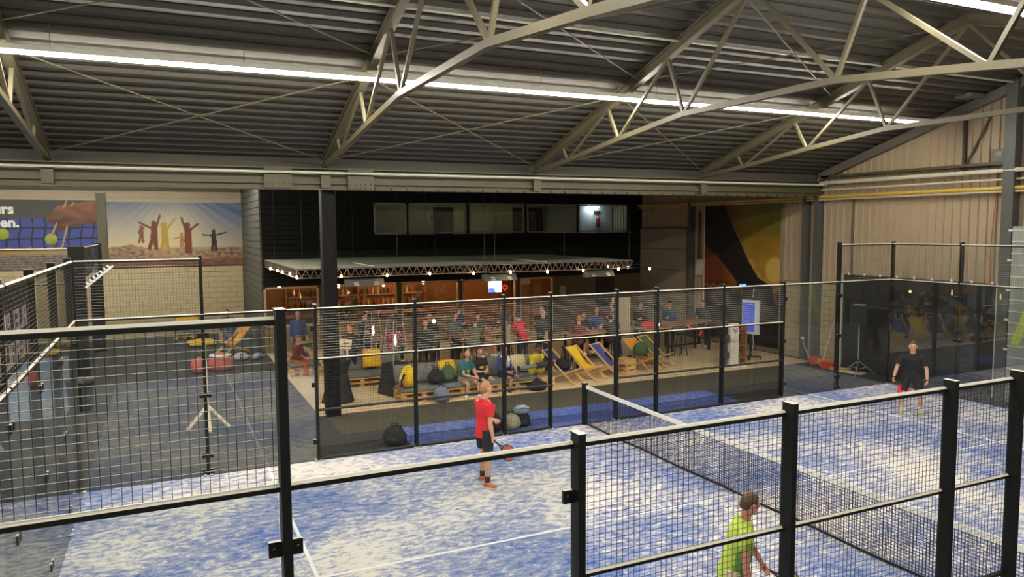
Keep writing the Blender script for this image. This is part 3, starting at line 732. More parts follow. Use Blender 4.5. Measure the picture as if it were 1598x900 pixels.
bms = [bt.mesh('bottle', mat('bottle_glass_%s' % 'abcde'[k], c_, 0.15)) for k, c_ in enumerate(bcols)]
for z in (1.19, 1.69):
    for k in range(26):
        q = random.randrange(5); o = inst('bottle', bms[q], None, (-3.95 + 0.22 * k + random.uniform(-.03, .03), 22.15, z + .002))
        lab = '%s bottle on the %s shelf of the back bar' % (('red-brown', 'dark green', 'amber', 'black', 'pale grey')[q], 'lower' if z < 1.5 else 'upper')
        tag(o, lab, 'bottle', lab.replace('bottle', 'bottles'))
for i, (x, y, z) in enumerate(((-2.45, 19.6, 2.28), (-0.55, 20.0, 2.24), (1.0, 19.6, 2.3), (0.4, 21.0, 2.25), (3.0, 20.5, 2.3), (-4.6, 20.2, 2.3), (6.0, 20.2, 2.4))):
    t = thing('pendant_lamp', ('warm glowing pendant bulb behind the second ground floor window, left one', 'warm glowing pendant bulb behind the second ground floor window, right one', 'warm glowing pendant bulb in the middle of the third ground floor window', 'warm pendant bulb deep inside the third ground floor window', 'warm pendant bulb in the room with the television', 'warm pendant bulb behind the leftmost ground floor window', 'warm pendant bulb over the wooden doors')[i], 'lamp', (x, y, z), 0, 'pendant lamps in the bar')
    MB().ball((0, 0, 0), (0.055, 0.055, 0.075), 8, 6).obj('bulb', PEND, t)
    MB().tube([(0, 0, 0.07), (0, 0, 2.9 - z)], 0.008, 5).obj('cord', DOORD, t)
# palm pot plant behind the second window
t = thing('potted_palm', 'dark potted palm behind the second ground floor window', 'plant', (-2.3, 19.15, 0))
MB().tube([(0, 0, 0), (0, 0, 0.8)], [0.2, 0.28], 10).obj('pot', mat('pot_dark', (0.05, 0.04, 0.03), 0.6), t)
LEAF = mat('palm_leaf', (0.035, 0.06, 0.015), 0.5)
for k in range(14):
    a = k * 2.4; l = random.uniform(0.45, 0.75); h = random.uniform(0.5, 1.0)
    MB().tube([(0, 0, 0.75), (math.cos(a) * l * .4, math.sin(a) * l * .4, 0.75 + h * .8), (math.cos(a) * l * .8, math.sin(a) * l * .8, 0.75 + h * .95), (math.cos(a) * l, math.sin(a) * l, 0.75 + h * .75)], [(0.012, .012), (0.05, .008), (0.04, .006), (0.004, .004)], 5).obj('frond', LEAF, t)
# TV, heart, wooden doors and notices
t = thing('television', 'bright white television screen under the middle canopy', 'television', (3.9, 18.9, 2.05))
MB().box((0, 0.03, 0), (0.66, 0.05, 0.54)).obj('casing', DOORD, t)
MB().box((0, 0.004, 0), (0.58, 0.012, 0.46)).obj('screen', emit('tv_white', (0.92, 0.95, 1.0), 2.2), t)
MB().prism([(-0.29, -0.23), (0.02, -0.23), (-0.03, -0.08), (-0.14, -0.02), (-0.29, -0.06)], -0.006, 1, 0.004).obj('picture_patch', emit('tv_blue', (0.08, 0.16, 0.75), 1.2), t)
MB().bar((0, 0.05, 0.27), (0, 0.05, 0.85), 0.04, 0.04).obj('hanger', DOORD, t)
OW = wood_mat('orange_batten', (0.34, 0.15, 0.04), (0.48, 0.22, 0.07), 0.6)
t = thing('batten_partition', 'orange wooden batten partition to the right of the television', 'partition', (4.35, 19.6, 0.03))
me = MB().ab((-0.055, 0, 0), (0.055, 0.04, 2.7)).mesh('batten', OW)
for k in range(9): inst('batten', me, t, (0.14 * k, 0, 0))
MB().ab((-0.1, 0.04, 0), (1.25, 0.06, 2.7)).obj('backing', DARKW, t)
t = thing('neon_heart', 'small red neon heart on the batten partition', 'neon sign', (4.62, 19.5, 1.95))
pts = [(0.12 * math.sin(a) ** 3, 0, 0.0075 * (13 * math.cos(a) - 5 * math.cos(2 * a) - 2 * math.cos(3 * a) - math.cos(4 * a))) for a in [2 * PI * k / 20 for k in range(21)]]
MB().tube(pts, 0.014, 5).obj('neon_tube', emit('red_neon', (0.8, 0.06, 0.03), 1.2), t)
MB().box((0, 0.05, 0), (0.05, 0.09, 0.05)).obj('mount', DOORD, t)
for i, (a, b) in enumerate(((5.0, 5.75), (5.85, 6.38))):
    d = struct(MB().ab((a, 19.4, 0.03), (b, 19.46, 2.3)).obj('door_%d' % (i + 5), OW))
    MB().ab((a + 0.1, 19.37, 1.2), (b - 0.1, 19.4, 2.1)).obj('panel', wood_mat('door_panel_wood', (0.42, 0.22, 0.08), (0.52, 0.29, 0.12)), d)
    MB().tube([(b - 0.08, 19.36, 1.0), (b - 0.08, 19.36, 1.25)], 0.015, 6).obj('handle', FRM, d)
tag(MB().ab((4.86, 18.42, 2.14), (5.3, 18.462, 2.37)).obj('paper_sign', mat('paper_lit', (0.75, 0.66, 0.5), 0.6)), 'pale paper sign above the wooden doors', 'sign')
tag(MB().ab((6.72, 18.44, 1.55), (7.0, 18.48, 2.0)).obj('poster_frame', mat('paper_dim', (0.42, 0.36, 0.28), 0.6)), 'small framed notice on the brown wall right of the doors', 'poster')
tag(MB().ab((8.55, 18.42, 1.0), (9.45, 18.47, 2.38)).obj('dark_panel', DOORD), 'black panel on the brown wall at the right end of the bar', 'panel')

# canopies with lattice edge
CAN = mat('grey_green_canopy', (0.42, 0.44, 0.34), 0.7, 0, 0.1, 2)
LAT = mat('lattice_alu', (0.16, 0.13, 0.11), 0.5)
def canopy(label, x0, x1, y0, y1, z):
    t = thing('terrace_canopy', label, 'canopy', (0, 0, 0), 0, 'terrace canopies')
    vs = []; nx, ny = 8, 4
    for j in range(ny + 1):
        for i in range(nx + 1):
            x = x0 + (x1 - x0) * i / nx; y = y0 + (y1 - y0) * j / ny
            vs.append((x, y, z - 0.05 * math.sin(PI * i / nx) * math.sin(PI * j / ny)))
    k = len(vs)
    fs = [(j * (nx + 1) + i, j * (nx + 1) + i + 1, (j + 1) * (nx + 1) + i + 1, (j + 1) * (nx + 1) + i) for j in range(ny) for i in range(nx)]
    MB().add(vs + [(a, b, c - 0.012) for a, b, c in vs], fs + [tuple(i + k for i in f[::-1]) for f in fs]).obj('fabric', CAN, t)
    def lattice(p, q):
        p, q = V(p), V(q); mb = MB(); L = (q - p).length; n = max(2, int(L / 0.22)); d = (q - p) / L
        for dz in (0.0, -0.24): mb.tube([p + V((0, 0, dz)), q + V((0, 0, dz))], 0.018, 6)
        for s in range(n):
            a = p + d * (L * s / n); m_ = p + d * (L * (s + .5) / n) + V((0, 0, -0.24)); b = p + d * (L * (s + 1) / n)
            mb.bar(a, m_, 0.016, 0.016); mb.bar(m_, b, 0.016, 0.016)
        return mb.obj('lattice_girder', LAT, t)
    lattice((x0, y0, z - 0.02), (x1, y0, z - 0.02)); lattice((x0, y0 + 0.05, z - 0.02), (x0, y1, z - 0.02)); lattice((x1, y0 + 0.05, z - 0.02), (x1, y1, z - 0.02))
    for i, x in enumerate((x0 + 0.15, (x0 + x1) / 2, x1 - 0.1)):
        MB().tube([(x, y0 + 0.05, z), (x, y0 + 0.05, 6.36)], 0.005, 5).obj('suspension_cable', BEAM, t)
        MB().tube([(x, y1 - 1.5, z), (x, y1 - 1.5, 6.36)], 0.004, 5).obj('suspension_cable', BEAM, t)
    MB().bar((x0 + (x1 - x0) * 0.38, y0 + 0.1, z + 0.015), (x0 + (x1 - x0) * 0.38, y0 + 2.6, z + 0.015), 0.03, 0.02).obj('seam_batten', mat('paper', (0, 0, 0)), t)
canopy('grey flat canopy over the left half of the terrace', -5.3, 0.35, 11.35, 18.45, 3.42)
canopy('grey flat canopy over the right half of the terrace', 0.45, 5.6, 11.35, 18.45, 3.40)
# festoon bulbs
t = thing('festoon_cable', 'thin black festoon cable with warm bulbs along the canopy edges', 'cable')
fb = [(-5.33, 16.73, 3.18), (-5.33, 15.02, 3.2), (-5.33, 14.04, 3.2), (-5.33, 12.51, 3.21), (-5.33, 11.3, 3.2), (-4.15, 11.2, 3.19), (-2.84, 11.2, 3.18), (-1.56, 11.2, 3.18), (-0.19, 11.2, 3.15), (1.04, 11.2, 3.15), (2.31, 11.2, 3.12), (3.61, 11.2, 3.12), (4.95, 11.2, 3.12), (5.69, 13, 3.12), (6.53, 13, 3.05), (6.19, 11.2, 3.1)]
main = fb[:13] + [fb[15]]
pts = []
for a, b in zip(main, main[1:]):
    a, b = V(a), V(b); pts += [a + V((0, 0, .07)), (a + b) / 2 + V((0, 0, 0.03))]
pts.append(V(main[-1]) + V((0, 0, .07)))
MB().tube(pts, 0.009, 5).obj('cord', DOORD, t)
MB().tube([V((4.98, 13, 3.28)), V(fb[13]) + V((0, 0, .07)), V(fb[14]) + V((0, 0, .07)), V((7.5, 13, 3.2))], 0.009, 5).obj('cord', DOORD, t)
be = MB().ball((0, 0, 0), (0.032, 0.032, 0.042), 8, 6).mesh('bulb', BULB); bs = MB().tube([(0, 0, .04), (0, 0, .075)], 0.018, 6).mesh('socket', DOORD)
for p in fb: inst('bulb', be, t, p); inst('socket', bs, t, p)
# hanging terrace heaters with white marks
HM = mat('heater_case', (0.075, 0.08, 0.075), 0.5); HW = mat('white_mark', (0.75, 0.75, 0.72), 0.5)
for i, x in enumerate((-3.42, 0.8, 4.38)):
    t = thing('hanging_heater', ('left', 'middle', 'right')[i].join(('', ' one of the dark hanging terrace heaters with two white marks')), 'heater', (x, 11.5, 2.98), 0, 'hanging terrace heaters')
    MB().prism([(-0.1, -0.1), (0.12, -0.1), (0.12, 0.1), (0.02, 0.1)], -0.56, 0, 1.12).obj('case', HM, t)
    for sx in (-0.3, 0.27):
        mb = MB()
        for a in range(2):
            for b in range(4): mb.box((sx + b * 0.035, -0.108 + 0.055 * a + 0.01, -0.06 + a * 0.05), (0.024, 0.012, 0.034))
        mb.obj('white_mark', HW, t)
    for sx in (-0.45, 0.45): MB().bar((sx, 0.05, 0.1), (sx, 0.05, 0.42), 0.01, 0.01).obj('hanger', STEEL, t)

# ================================================================== PRINTED BANNERS
def figure(p, parts): return min(capd(p, a, b) - r for a, b, r in parts)
def beach(u, v):
    x, y = u * 5.3, v * 2.62          # metres on the print
    sky = lerp((0.66, 0.56, 0.36), (0.10, 0.15, 0.30), (y - 0.9) / 1.9 + max(0, (x - 3.0)) * 0.16)
    sun = math.exp(-((x - 2.45) ** 2 * 0.9 + (y - 1.2) ** 2 * 0.8)); sky = lerp(sky, (0.85, 0.72, 0.40), sun * 0.75)
    ray = 0.5 + 0.5 * math.sin(math.atan2(x - 2.4, 3.4 - y) * 42); sky = lerp(sky, (0.75, 0.74, 0.62), 0.16 * ray * (v if x > 1.2 else 0.4))
    c = sky
    if y < 0.78: c = lerp((0.25, 0.22, 0.2), (0.5, 0.42, 0.3), y)
    hor = 0.72 + 0.14 * math.exp(-((x - 0.9) ** 2) / 0.6) + 0.07 * noise.noise((x * 3, 1.2, 0)) + 0.05 * math.sin(x * 3)
    if y < hor:
        n = noise.noise((x * 6, y * 11, 3)); c = lerp((0.16, 0.08, 0.07), (0.62, 0.42, 0.22), 0.35 + 0.6 * n + 0.5 * sun)
        if y < 0.3: c = lerp((0.20, 0.06, 0.04), (0.30, 0.13, 0.08), n + .5)
    def fig(cx, cy, s, col, arms, legs):
        P = [((cx, cy + .55 * s), (cx, cy + .9 * s), .135 * s), ((cx, cy + .45 * s), (cx, cy + .55 * s), .155 * s), ((cx, cy + 1.08 * s), (cx, cy + 1.12 * s), .105 * s)]
        P += [((cx + sx * .08 * s, cy + .88 * s), (cx + ax * s, cy + ay * s), .045 * s) for sx, ax, ay in arms]
        P += [((cx + .05 * sx * s, cy + .48 * s), (cx + lx * s, cy + ly * s), .078 * s) for sx, lx, ly in legs]
        return figure((x, y), P), col
    for d, col in (fig(1.72, 0.72, .95, (0.20, 0.05, 0.02), ((-1, -.58, 1.15), (1, .26, 1.42)), ((-1, -.2, .05), (1, .06, .02))),
                   fig(2.13, 0.66, .95, (0.55, 0.36, 0.05), ((-1, -.12, 1.1), (1, .42, 1.35)), ((-1, -.15, .02), (1, .1, .1))),
                   fig(3.02, 0.58, 1.0, (0.22, 0.05, 0.02), ((-1, -.22, 1.4), (1, .4, 1.15)), ((-1, -.06, .0), (1, .08, .0))),
                   fig(4.05, 0.62, .72, (0.035, 0.015, 0.02), ((-1, -.6, .92), (1, .68, 1.05)), ((-1, -.12, .05), (1, .12, .02))),
                   fig(1.24, 0.95, .6, (0.24, 0.09, 0.05), ((-1, -.2, .7), (1, .22, 1.25)), ((-1, -.15, .1), (1, .1, .1))),
                   fig(2.78, 0.72, .55, (0.50, 0.25, 0.08), ((-1, -.6, .75), (1, .2, .7)), ((-1, -.1, .1), (1, .1, .1)))):
        if d < 0: c = col
    return tuple(q * .72 for q in c)
def foodcourt(u, v):
    x, y = u * 6.3, v * 2.75 + 2.95      # world height of the point
    X = -17.0 + x
    c = (0.075, 0.07, 0.06)
    if y < 4.98:
        gx, gy = X * 2.3 + 0.10 * math.sin(y * 5), y * 2.4 + 0.06 * math.sin(X * 3)
        c = (0.05, 0.075, 0.30) if 0.10 < gx % 1 < 0.96 and 0.1 < gy % 1 < 0.95 else (0.01, 0.012, 0.035)
    for bx, by in ((-14.05, 4.37), (-12.38, 4.15), (-15.6, 4.2)):
        d = math.hypot(X - bx, y - by)
        if d < 0.22: c = lerp((0.42, 0.46, 0.03), (0.20, 0.24, 0.02), (by - y + .1) * 3)
    hand = min(capd((X, y), (-10.5, 5.28), (-11.9, 5.05)) - 0.45, capd((X, y), (-11.9, 5.2), (-12.35, 4.95)) - 0.17, capd((X, y), (-11.6, 4.8), (-12.1, 4.55)) - 0.12)
    if hand < 0: c = lerp((0.10, 0.035, 0.02), (0.30, 0.12, 0.06), 0.5 + 0.7 * noise.noise((X * 2, y * 4, 0)) + (y - 5.1))
    for a, b in (((-11.75, 5.7), (-12.5, 4.0)), ((-11.55, 5.6), (-12.02, 3.78))):
        if capd((X, y), a, b) < 0.03 and not (hand < -0.1): c = (0.45, 0.33, 0.12)
    if y < 3.9 and -14.3 < X < -10.9:
        n = noise.noise((X * 8, y * 9, 2)); top = 3.83 + 0.06 * noise.noise((X * 4, 0, 5))
        if y < top: c = lerp((0.42, 0.20, 0.03), (0.30, 0.28, 0.12), n + .5) if y > 3.55 else lerp((0.10, 0.07, 0.06), (0.22, 0.17, 0.14), n + .5)
    return tuple(q * .72 for q in c)
ARM = [(-.1, 5.4), (.24, 5.4), (.36, 4.55), (.5, 3.75), (.62, 3.0), (.74, 2.45), (.92, 2.15), (.95, 1.6), (.55, 1.6), (.50, 2.05), (.42, 2.4), (.30, 2.8), (.14, 3.3), (-.1, 3.8)]
def concert(u, v):
    x, y = u * 4.0, v * 5.1
    n = noise.noise((x * .7, y * .6, 4)); n2 = noise.noise((x * 1.6, y * 1.2, 9))
    c = lerp((0.30, 0.17, 0.015), (0.14, 0.16, 0.02), (y - 3.2) * .5 + n)
    if y < 3.9: c = lerp(c, (0.55, 0.30, 0.03), max(0, min(1, 0.8 - abs(y - 2.9) * .6 + n2 * .4)))
    if x < 2.2: c = lerp(c, (0.20, 0.045, 0.015), max(0, min(1, (2.4 - x) * .7)))
    for cx, cy, r, k in ((2.55, 2.85, .24, .5), (2.85, 2.4, .27, .5), (3.75, 2.75, .42, .9), (3.4, 2.2, .3, .3), (3.1, 4.5, .5, -.3)):
        d = math.hypot(x - cx, (y - cy)) / r
        if d < 1.3: c = lerp(c, (0.85, 0.60, 0.12), max(0, k * min(1, 3.5 * (1.2 - d))))
    if y < 2.25: c = lerp(c, (0.03, 0.012, 0.012), min(1, (2.35 - y) * 1.6))
    if y < 2.1 and abs(y - 2.0 - 0.10 * math.sin(x * 14)) < 0.10 and x < 2.0: c = (0.32, 0.12, 0.08)
    if y < 1.9:
        h = noise.noise((x * 2.6, y * 2.6, 1)); c = lerp((0.012, 0.008, 0.012), (0.10, 0.035, 0.05), max(0, h * 1.4))
        if math.hypot(x - 2.35, (y - 1.45) * 1.6) < .34: c = (0.03, 0.04, 0.45)
    U_, ins = x / 4.0, False
    for (ax, ay), (bx, by) in zip(ARM, ARM[1:] + ARM[:1]):
        if (ay > y) != (by > y) and U_ < (bx - ax) * (y - ay) / (by - ay) + ax: ins = not ins
    arm = -1 if ins else min(capd((x, y), (4 * p[0], p[1]), (4 * q[0], q[1])) for p, q in zip(ARM[1:7], ARM[2:8]))
    if arm < 0: c = (0.012, 0.008, 0.008)
    elif arm < 0.03 and x > 1.6: c = lerp(c, (0.7, 0.45, 0.2), .5)
    if abs(x - 2.75 - (y - 2.0) * .12) < .025 and 1.7 < y < 2.15: c = (0.45, 0.42, 0.5)
    return tuple(q * .75 for q in c)
t = thing('printed_banner', 'wide wall banner of people leaping in backlit surf', 'banner')
painted('print', (-10.6, 24.93, 2.98), (5.25, 0, 0), (0, 0, 2.62 * 1.02), 190, 96, beach, t)
t = thing('printed_banner', 'blue wall banner with a hand, chopsticks and tennis balls', 'banner')
painted('print', (-17.0, 24.93, 2.96), (6.05, 0, 0), (0, 0, 2.75), 190, 90, foodcourt, t)
LT = mat('white_lettering', (0.75, 0.74, 0.70), 0.6)
text('lettering', 'urs', 0.52, (-14.42, 24.915, 5.18), (PI / 2, 0, 0), LT, t, 0.003, 0.018)
text('lettering', 'en.', 0.52, (-14.22, 24.915, 4.66), (PI / 2, 0, 0), LT, t, 0.003, 0.018)
t = thing('concert_poster', 'tall orange concert poster with a dark raised arm', 'poster')
painted('print', (10.9, 14.12, 0.18), (0, -4.02, 0), (0, 0, 5.12), 120, 150, concert, t)
MB().ab((10.88, 14.11, 0.15), (10.95, 14.16, 5.32)).obj('edge_profile', mat('pale_pole', (0, 0, 0)), t)
me = MB().box((0, 0, 0), (0.03, 0.05, 0.02)).mesh('eyelet', mat('bare_metal', (0, 0, 0)))
for k in range(14): inst('eyelet', me, t, (10.885, 10.07, 0.4 + 0.37 * k))

# ================================================================== PEOPLE
SKIN = {k: mat('skin_' + k, c, 0.55, 0, 0.06, 20) for k, c in dict(fair=(0.62, 0.33, 0.22), tan=(0.48, 0.24, 0.15), rosy=(0.60, 0.25, 0.17), dark=(0.22, 0.11, 0.07)).items()}
def cloth(name, c, r=0.85): return mat('cloth_' + name, c, r, 0, 0.12, 14, 0.15)
CL = {k: cloth(k, c) for k, c in dict(red=(0.62, 0.02, 0.03), black=(0.014, 0.014, 0.016), lime=(0.46, 0.62, 0.09), green=(0.12, 0.30, 0.05), cream=(0.66, 0.56, 0.36), teal=(0.03, 0.17, 0.19),
      navy=(0.03, 0.06, 0.22), yellow=(0.62, 0.50, 0.03), olive=(0.12, 0.12, 0.08), sand=(0.32, 0.24, 0.15), grey=(0.09, 0.09, 0.095), magenta=(0.30, 0.02, 0.10), white=(0.75, 0.73, 0.68), rust=(0.45, 0.12, 0.04), denim=(0.05, 0.08, 0.16), charcoal=(0.03, 0.03, 0.034), maroon=(0.14, 0.02, 0.02), gold=(0.62, 0.42, 0.02)).items()}
HAIR = {k: mat('hair_' + k, c, 0.6, 0, 0.3, 60) for k, c in dict(brown=(0.10, 0.05, 0.022), dark=(0.022, 0.015, 0.011), ginger=(0.40, 0.20, 0.08), grey=(0.3, 0.28, 0.25), blond=(0.42, 0.28, 0.11)).items()}
EYE = mat('eye_dark', (0.02, 0.015, 0.012), 0.3); LIP = mat('lip', (0.38, 0.12, 0.10), 0.5)
SHOE = {k: mat('shoe_' + k, c, 0.6) for k, c in dict(white=(0.75, 0.73, 0.66), dark=(0.03, 0.03, 0.035), lime=(0.50, 0.56, 0.10), orange=(0.55, 0.14, 0.07)).items()}
SOLE = mat('shoe_sole', (0.70, 0.68, 0.62), 0.7)
def N3(*a): return V(a).normalized()
def hand_geo(mb, w, fd, palm, curl, s=1.0, fat=1.0):
    # w wrist point, fd forearm direction, palm = direction the palm faces; five fingers, thumb off the side
    f = V(fd).normalized(); p = (V(palm) - f * V(palm).dot(f)).normalized(); side = f.cross(p)
    mb.tube([w - f * 0.02, w + f * 0.035 * s, w + f * 0.085 * s], [(0.026 * s, .019 * s), (0.036 * s, 0.017 * s), (0.038 * s, 0.014 * s)], 8, side)
    for k, (off, L) in enumerate(((0.028, 0.075), (0.0095, 0.085), (-0.0095, 0.08), (-0.028, 0.062))):
        b = w + f * 0.08 * s + side * off * s
        a1, a2, a3 = curl * 0.7, curl * 1.55, curl * 2.3
        pts = [b - f * 0.015]; q = b
        for a, l in ((a1, .42), (a2, .33), (a3, .25)):
            q = q + (f * math.cos(a) + p * math.sin(a)) * (L * l * s); pts.append(q)
        mb.tube(pts, [0.0095 * s * fat, 0.0095 * s * fat, 0.0085 * s * fat, 0.0068 * s * fat], 6)
    b = w + f * 0.025 * s + side * 0.03 * s
    pts = [b, b + (f * .6 + side * .6 + p * .35).normalized() * 0.035 * s]; pts.append(pts[-1] + (f * .8 + side * .1 + p * (.5 + .4 * curl)).normalized() * 0.032 * s); pts.append(pts[-1] + (f * .7 - side * .25 + p * .7 * curl).normalized() * 0.024 * s)
    mb.tube(pts, [0.014 * s, 0.0115 * s * fat, 0.0105 * s * fat, 0.008 * s * fat], 6)
def person(label, loc, rz, hipz=0.93, lean=(0, 0.02, 1), twist=0, thigh=((-.06, .05, -1), (.06, .05, -1)), shin=((0, -.04, -1), (0, -.04, -1)),
           uarm=((-.22, -.02, -1), (.22, -.02, -1)), farm=((-.05, .35, -1), (.05, .35, -1)), head=(0, 0), skin='fair', hair='brown', top='black', sleeve=0.5, bottom='black', leg=0.55,
           shoe='white', sock=None, sc=1.0, vox=0.013, curl=0.5, toe=None, bald=False, girth=1.0, palms=None, group=None, long_hair=False, hip_w=0.095, neck=True):
    t = thing('person', label, 'person', loc, rz, group)
    S = sc
    P = V((0, 0, hipz)); sp = V(lean).normalized(); fw = V((math.sin(-twist), math.cos(twist), 0)); fw = (fw - sp * fw.dot(sp)).normalized(); rt = fw.cross(sp)
    hp = V((1, 0, 0))
    Ck = lambda h: P + sp * h * S
    NB = Ck(0.50)
    body = MB(); G = girth
    tors = [(-.09, .125, .095), (-.02, .162, .112), (.08, .155, .105), (.18, .142, .098), (.30, .160, .112), (.39, .172, .108), (.455, .150, .088), (.50, .085, .065)]
    def torso(mb, ex, lo, hi):
        mb.tube([Ck(h) for h, a, b in tors if lo <= h <= hi], [((a * G + ex) * S, (b * G + ex) * S) for h, a, b in tors if lo <= h <= hi], 16, rt)
    torso(body, 0, -1, 1)
    hd = math.radians(head[0]); hpit = math.radians(head[1])
    hf = (fw * math.cos(hd) - rt * math.sin(hd)); up0 = (sp * 0.35 + V((0, 0, 1)) * 0.65).normalized(); hf = (hf - up0 * hf.dot(up0)).normalized()
    hr = hf.cross(up0); hf2 = hf * math.cos(hpit) + up0 * math.sin(hpit); hu = hr.cross(hf2)
    HC = NB + sp * 0.055 * S + up0 * 0.135 * S + hf2 * 0.03 * S
    body.tube([NB - sp * 0.06 * S, NB + sp * 0.03 * S, HC - hu * 0.06 * S - hf2 * .02 * S], [0.066 * S, 0.056 * S, 0.055 * S], 10)
    HM_ = Matrix((hr, hf2, hu)).transposed()
    def hfn(p, q):
        z = p.z
        if z < 0: q = V((q.x * (1 - 0.30 * (-z) ** 1.4), q.y * (1 - .12 * -z) + 0.012 * S * -z, q.z * 1.02))
        return V((q.x, q.y * (0.96 if p.y > 0 else 1.05), q.z))
    hs = V((0.076, 0.094, 0.118)) * S
    body.ball(HC, hs, 16, 12, HM_, hfn)
    body.ball(HC + HM_ @ (V((0, 0.092, -0.018)) * S), V((0.014, 0.020, 0.026)) * S, 8, 6, HM_)
    body.ball(HC + HM_ @ (V((0, 0.082, 0.035)) * S), V((0.05, 0.014, 0.012)) * S, 8, 6, HM_)
    body.ball(HC + HM_ @ (V((0, 0.072, -0.088)) * S), V((0.028, 0.022, 0.02)) * S, 8, 6, HM_)
    for sg in (-1, 1):
        body.ball(HC + HM_ @ (V((sg * 0.078, -0.008, -0.005)) * S), V((0.012, 0.024, 0.034)) * S, 8, 6, HM_)
    J = {}
    for i, sg in enumerate((-1, 1)):
        sh = Ck(0.435) + rt * (sg * 0.185 * S * (0.5 + 0.5 * G)); ua = V(uarm[i]).normalized(); fa = V(farm[i]).normalized()
        el = sh + ua * 0.285 * S; wr = el + fa * 0.25 * S
        J[i] = (sh, el, wr, fa, ua)
        body.tube([Ck(0.42) + rt * (sg * 0.08 * S), sh, sh + ua * 0.10 * S, el, el + fa * 0.07 * S, wr], [0.062 * S, 0.060 * S, 0.050 * S, 0.040 * S, 0.043 * S, 0.027 * S], 10)
        pal = V(palms[i]) if palms else (rt * -sg + fw * .3)
        hand_geo(body, wr, fa, pal if abs(pal.normalized().dot(fa)) < 0.95 else fw, curl, S, 1.0 if vox < 0.009 else 1.25)
        hj = P + hp * (sg * hip_w * S) + V((0, 0, -0.03)); th = V(thigh[i]).normalized(); shn = V(shin[i]).normalized()
        kn = hj + th * 0.43 * S; an = kn + shn * 0.41 * S
        J[i + 2] = (hj, kn, an, th, shn)
        body.tube([hj + V((0, 0, .05)), hj + th * 0.08 * S, kn - th * .06, kn, kn + shn * 0.11 * S, an - shn * .06, an], [0.092 * S, 0.088 * S, 0.058 * S, 0.052 * S, 0.056 * S, 0.036 * S, 0.034 * S], 10)
    remesh(body, SKIN[skin], 'body', t, vox)
    # clothes
    if top:
        sh_ = MB(); torso(sh_, 0.020, -0.05, 0.46)
        sh_.tube([Ck(-.13), Ck(-.06), Ck(0.02)], [(0.176 * S * G, .130 * S * G), (0.180 * S * G, .134 * S * G), (0.178 * S * G, 0.130 * S * G)], 16, rt)
        sh_.tube([Ck(.44), Ck(.475), Ck(.508), Ck(.522)], [(0.176 * S, 0.108 * S), (0.140 * S, 0.097 * S), (0.090 * S, .082 * S), (0.074 * S, .074 * S)], 14, rt)
        for i, sg in enumerate((-1, 1)):
            sh, el, wr, fa, ua = J[i]
            L = 0.285 * S
            if sleeve <= 1: sh_.tube([Ck(0.42) + rt * (sg * 0.08 * S), sh, sh + ua * L * max(.1, sleeve)], [0.080 * S, 0.082 * S, 0.070 * S], 10)
            else: sh_.tube([Ck(0.42) + rt * (sg * 0.08 * S), sh, sh + ua * .1 * S, el, el + fa * 0.07 * S, el + fa * 0.22 * S], [0.080 * S, 0.082 * S, 0.064 * S, 0.055 * S, 0.056 * S, 0.041 * S], 10)
        remesh(sh_, CL[top], 'jacket' if sleeve > 1 else 'shirt', t, vox, 3)
    tr = MB()
    tr.tube([Ck(h) for h in (-.10, -.03, .05)], [((a + .008) * S * G, (b + .008) * S * G) for a, b in ((.13, .10), (.158, .112), (.15, .105))], 14, rt)
    for i in (2, 3):
        hj, kn, an, th, shn = J[i]
        if leg <= 1: tr.tube([hj + V((0, 0, .05)), hj + th * 0.08 * S, hj + th * 0.43 * S * leg], [0.108 * S, 0.106 * S, 0.092 * S], 12)
        else: tr.tube([hj + V((0, 0, .05)), hj + th * 0.08 * S, kn - th * .06, kn, kn + shn * .12, an], [0.106 * S, 0.103 * S, 0.074 * S, 0.068 * S, 0.068 * S, 0.055 * S], 12)
    remesh(tr, CL[bottom], 'trousers' if leg > 1 else 'shorts', t, vox, 3)
    for i in (2, 3):
        hj, kn, an, th, shn = J[i]
        td = V(toe[i - 2]) if toe else V((0.12 * (1 if i == 3 else -1), 1, 0)); td.normalize()
        upv = (-shn - td * (-shn).dot(td)).normalized() if abs(shn.z) < .6 else V((0, 0, 1)); sx = td.cross(upv)
        a0 = an - upv * 0.035
        sh2 = MB().tube([a0 - td * 0.075, a0 - td * 0.04, a0 + td * 0.05, a0 + td * 0.13, a0 + td * 0.185], [(0.03, 0.035), (0.04, 0.05), (0.045, 0.042), (0.048, 0.03), (0.03, 0.02)], 10, sx)
        sh2.tube([a0 + upv * .0, a0 + upv * 0.05], [0.048, 0.045], 10)
        so = sh2.obj('shoe', SHOE[shoe], t, True)
        MB().tube([a0 - td * 0.08 - upv * .038, a0 - td * .02 - upv * .04, a0 + td * 0.10 - upv * .04, a0 + td * 0.19 - upv * .034], [(0.036, 0.014), (0.044, 0.016), (0.052, 0.016), (0.034, 0.012)], 10, sx).obj('sole', SOLE, so)
        if sock: MB().tube([an - shn * 0.02 + shn * .03, an - shn * 0.11], [0.042 * S, 0.047 * S], 10).obj('sock', CL[sock], t, True)
    for sg in (-1, 1):
        MB().ball(HC + HM_ @ (V((sg * 0.030, 0.083, 0.014)) * S), V((0.011, 0.007, 0.006)) * S, 8, 5, HM_).obj('eye', EYE, t)
    MB().ball(HC + HM_ @ (V((0, 0.0865, -0.056)) * S), V((0.022, 0.008, 0.006)) * S, 8, 5, HM_).obj('mouth', LIP, t)
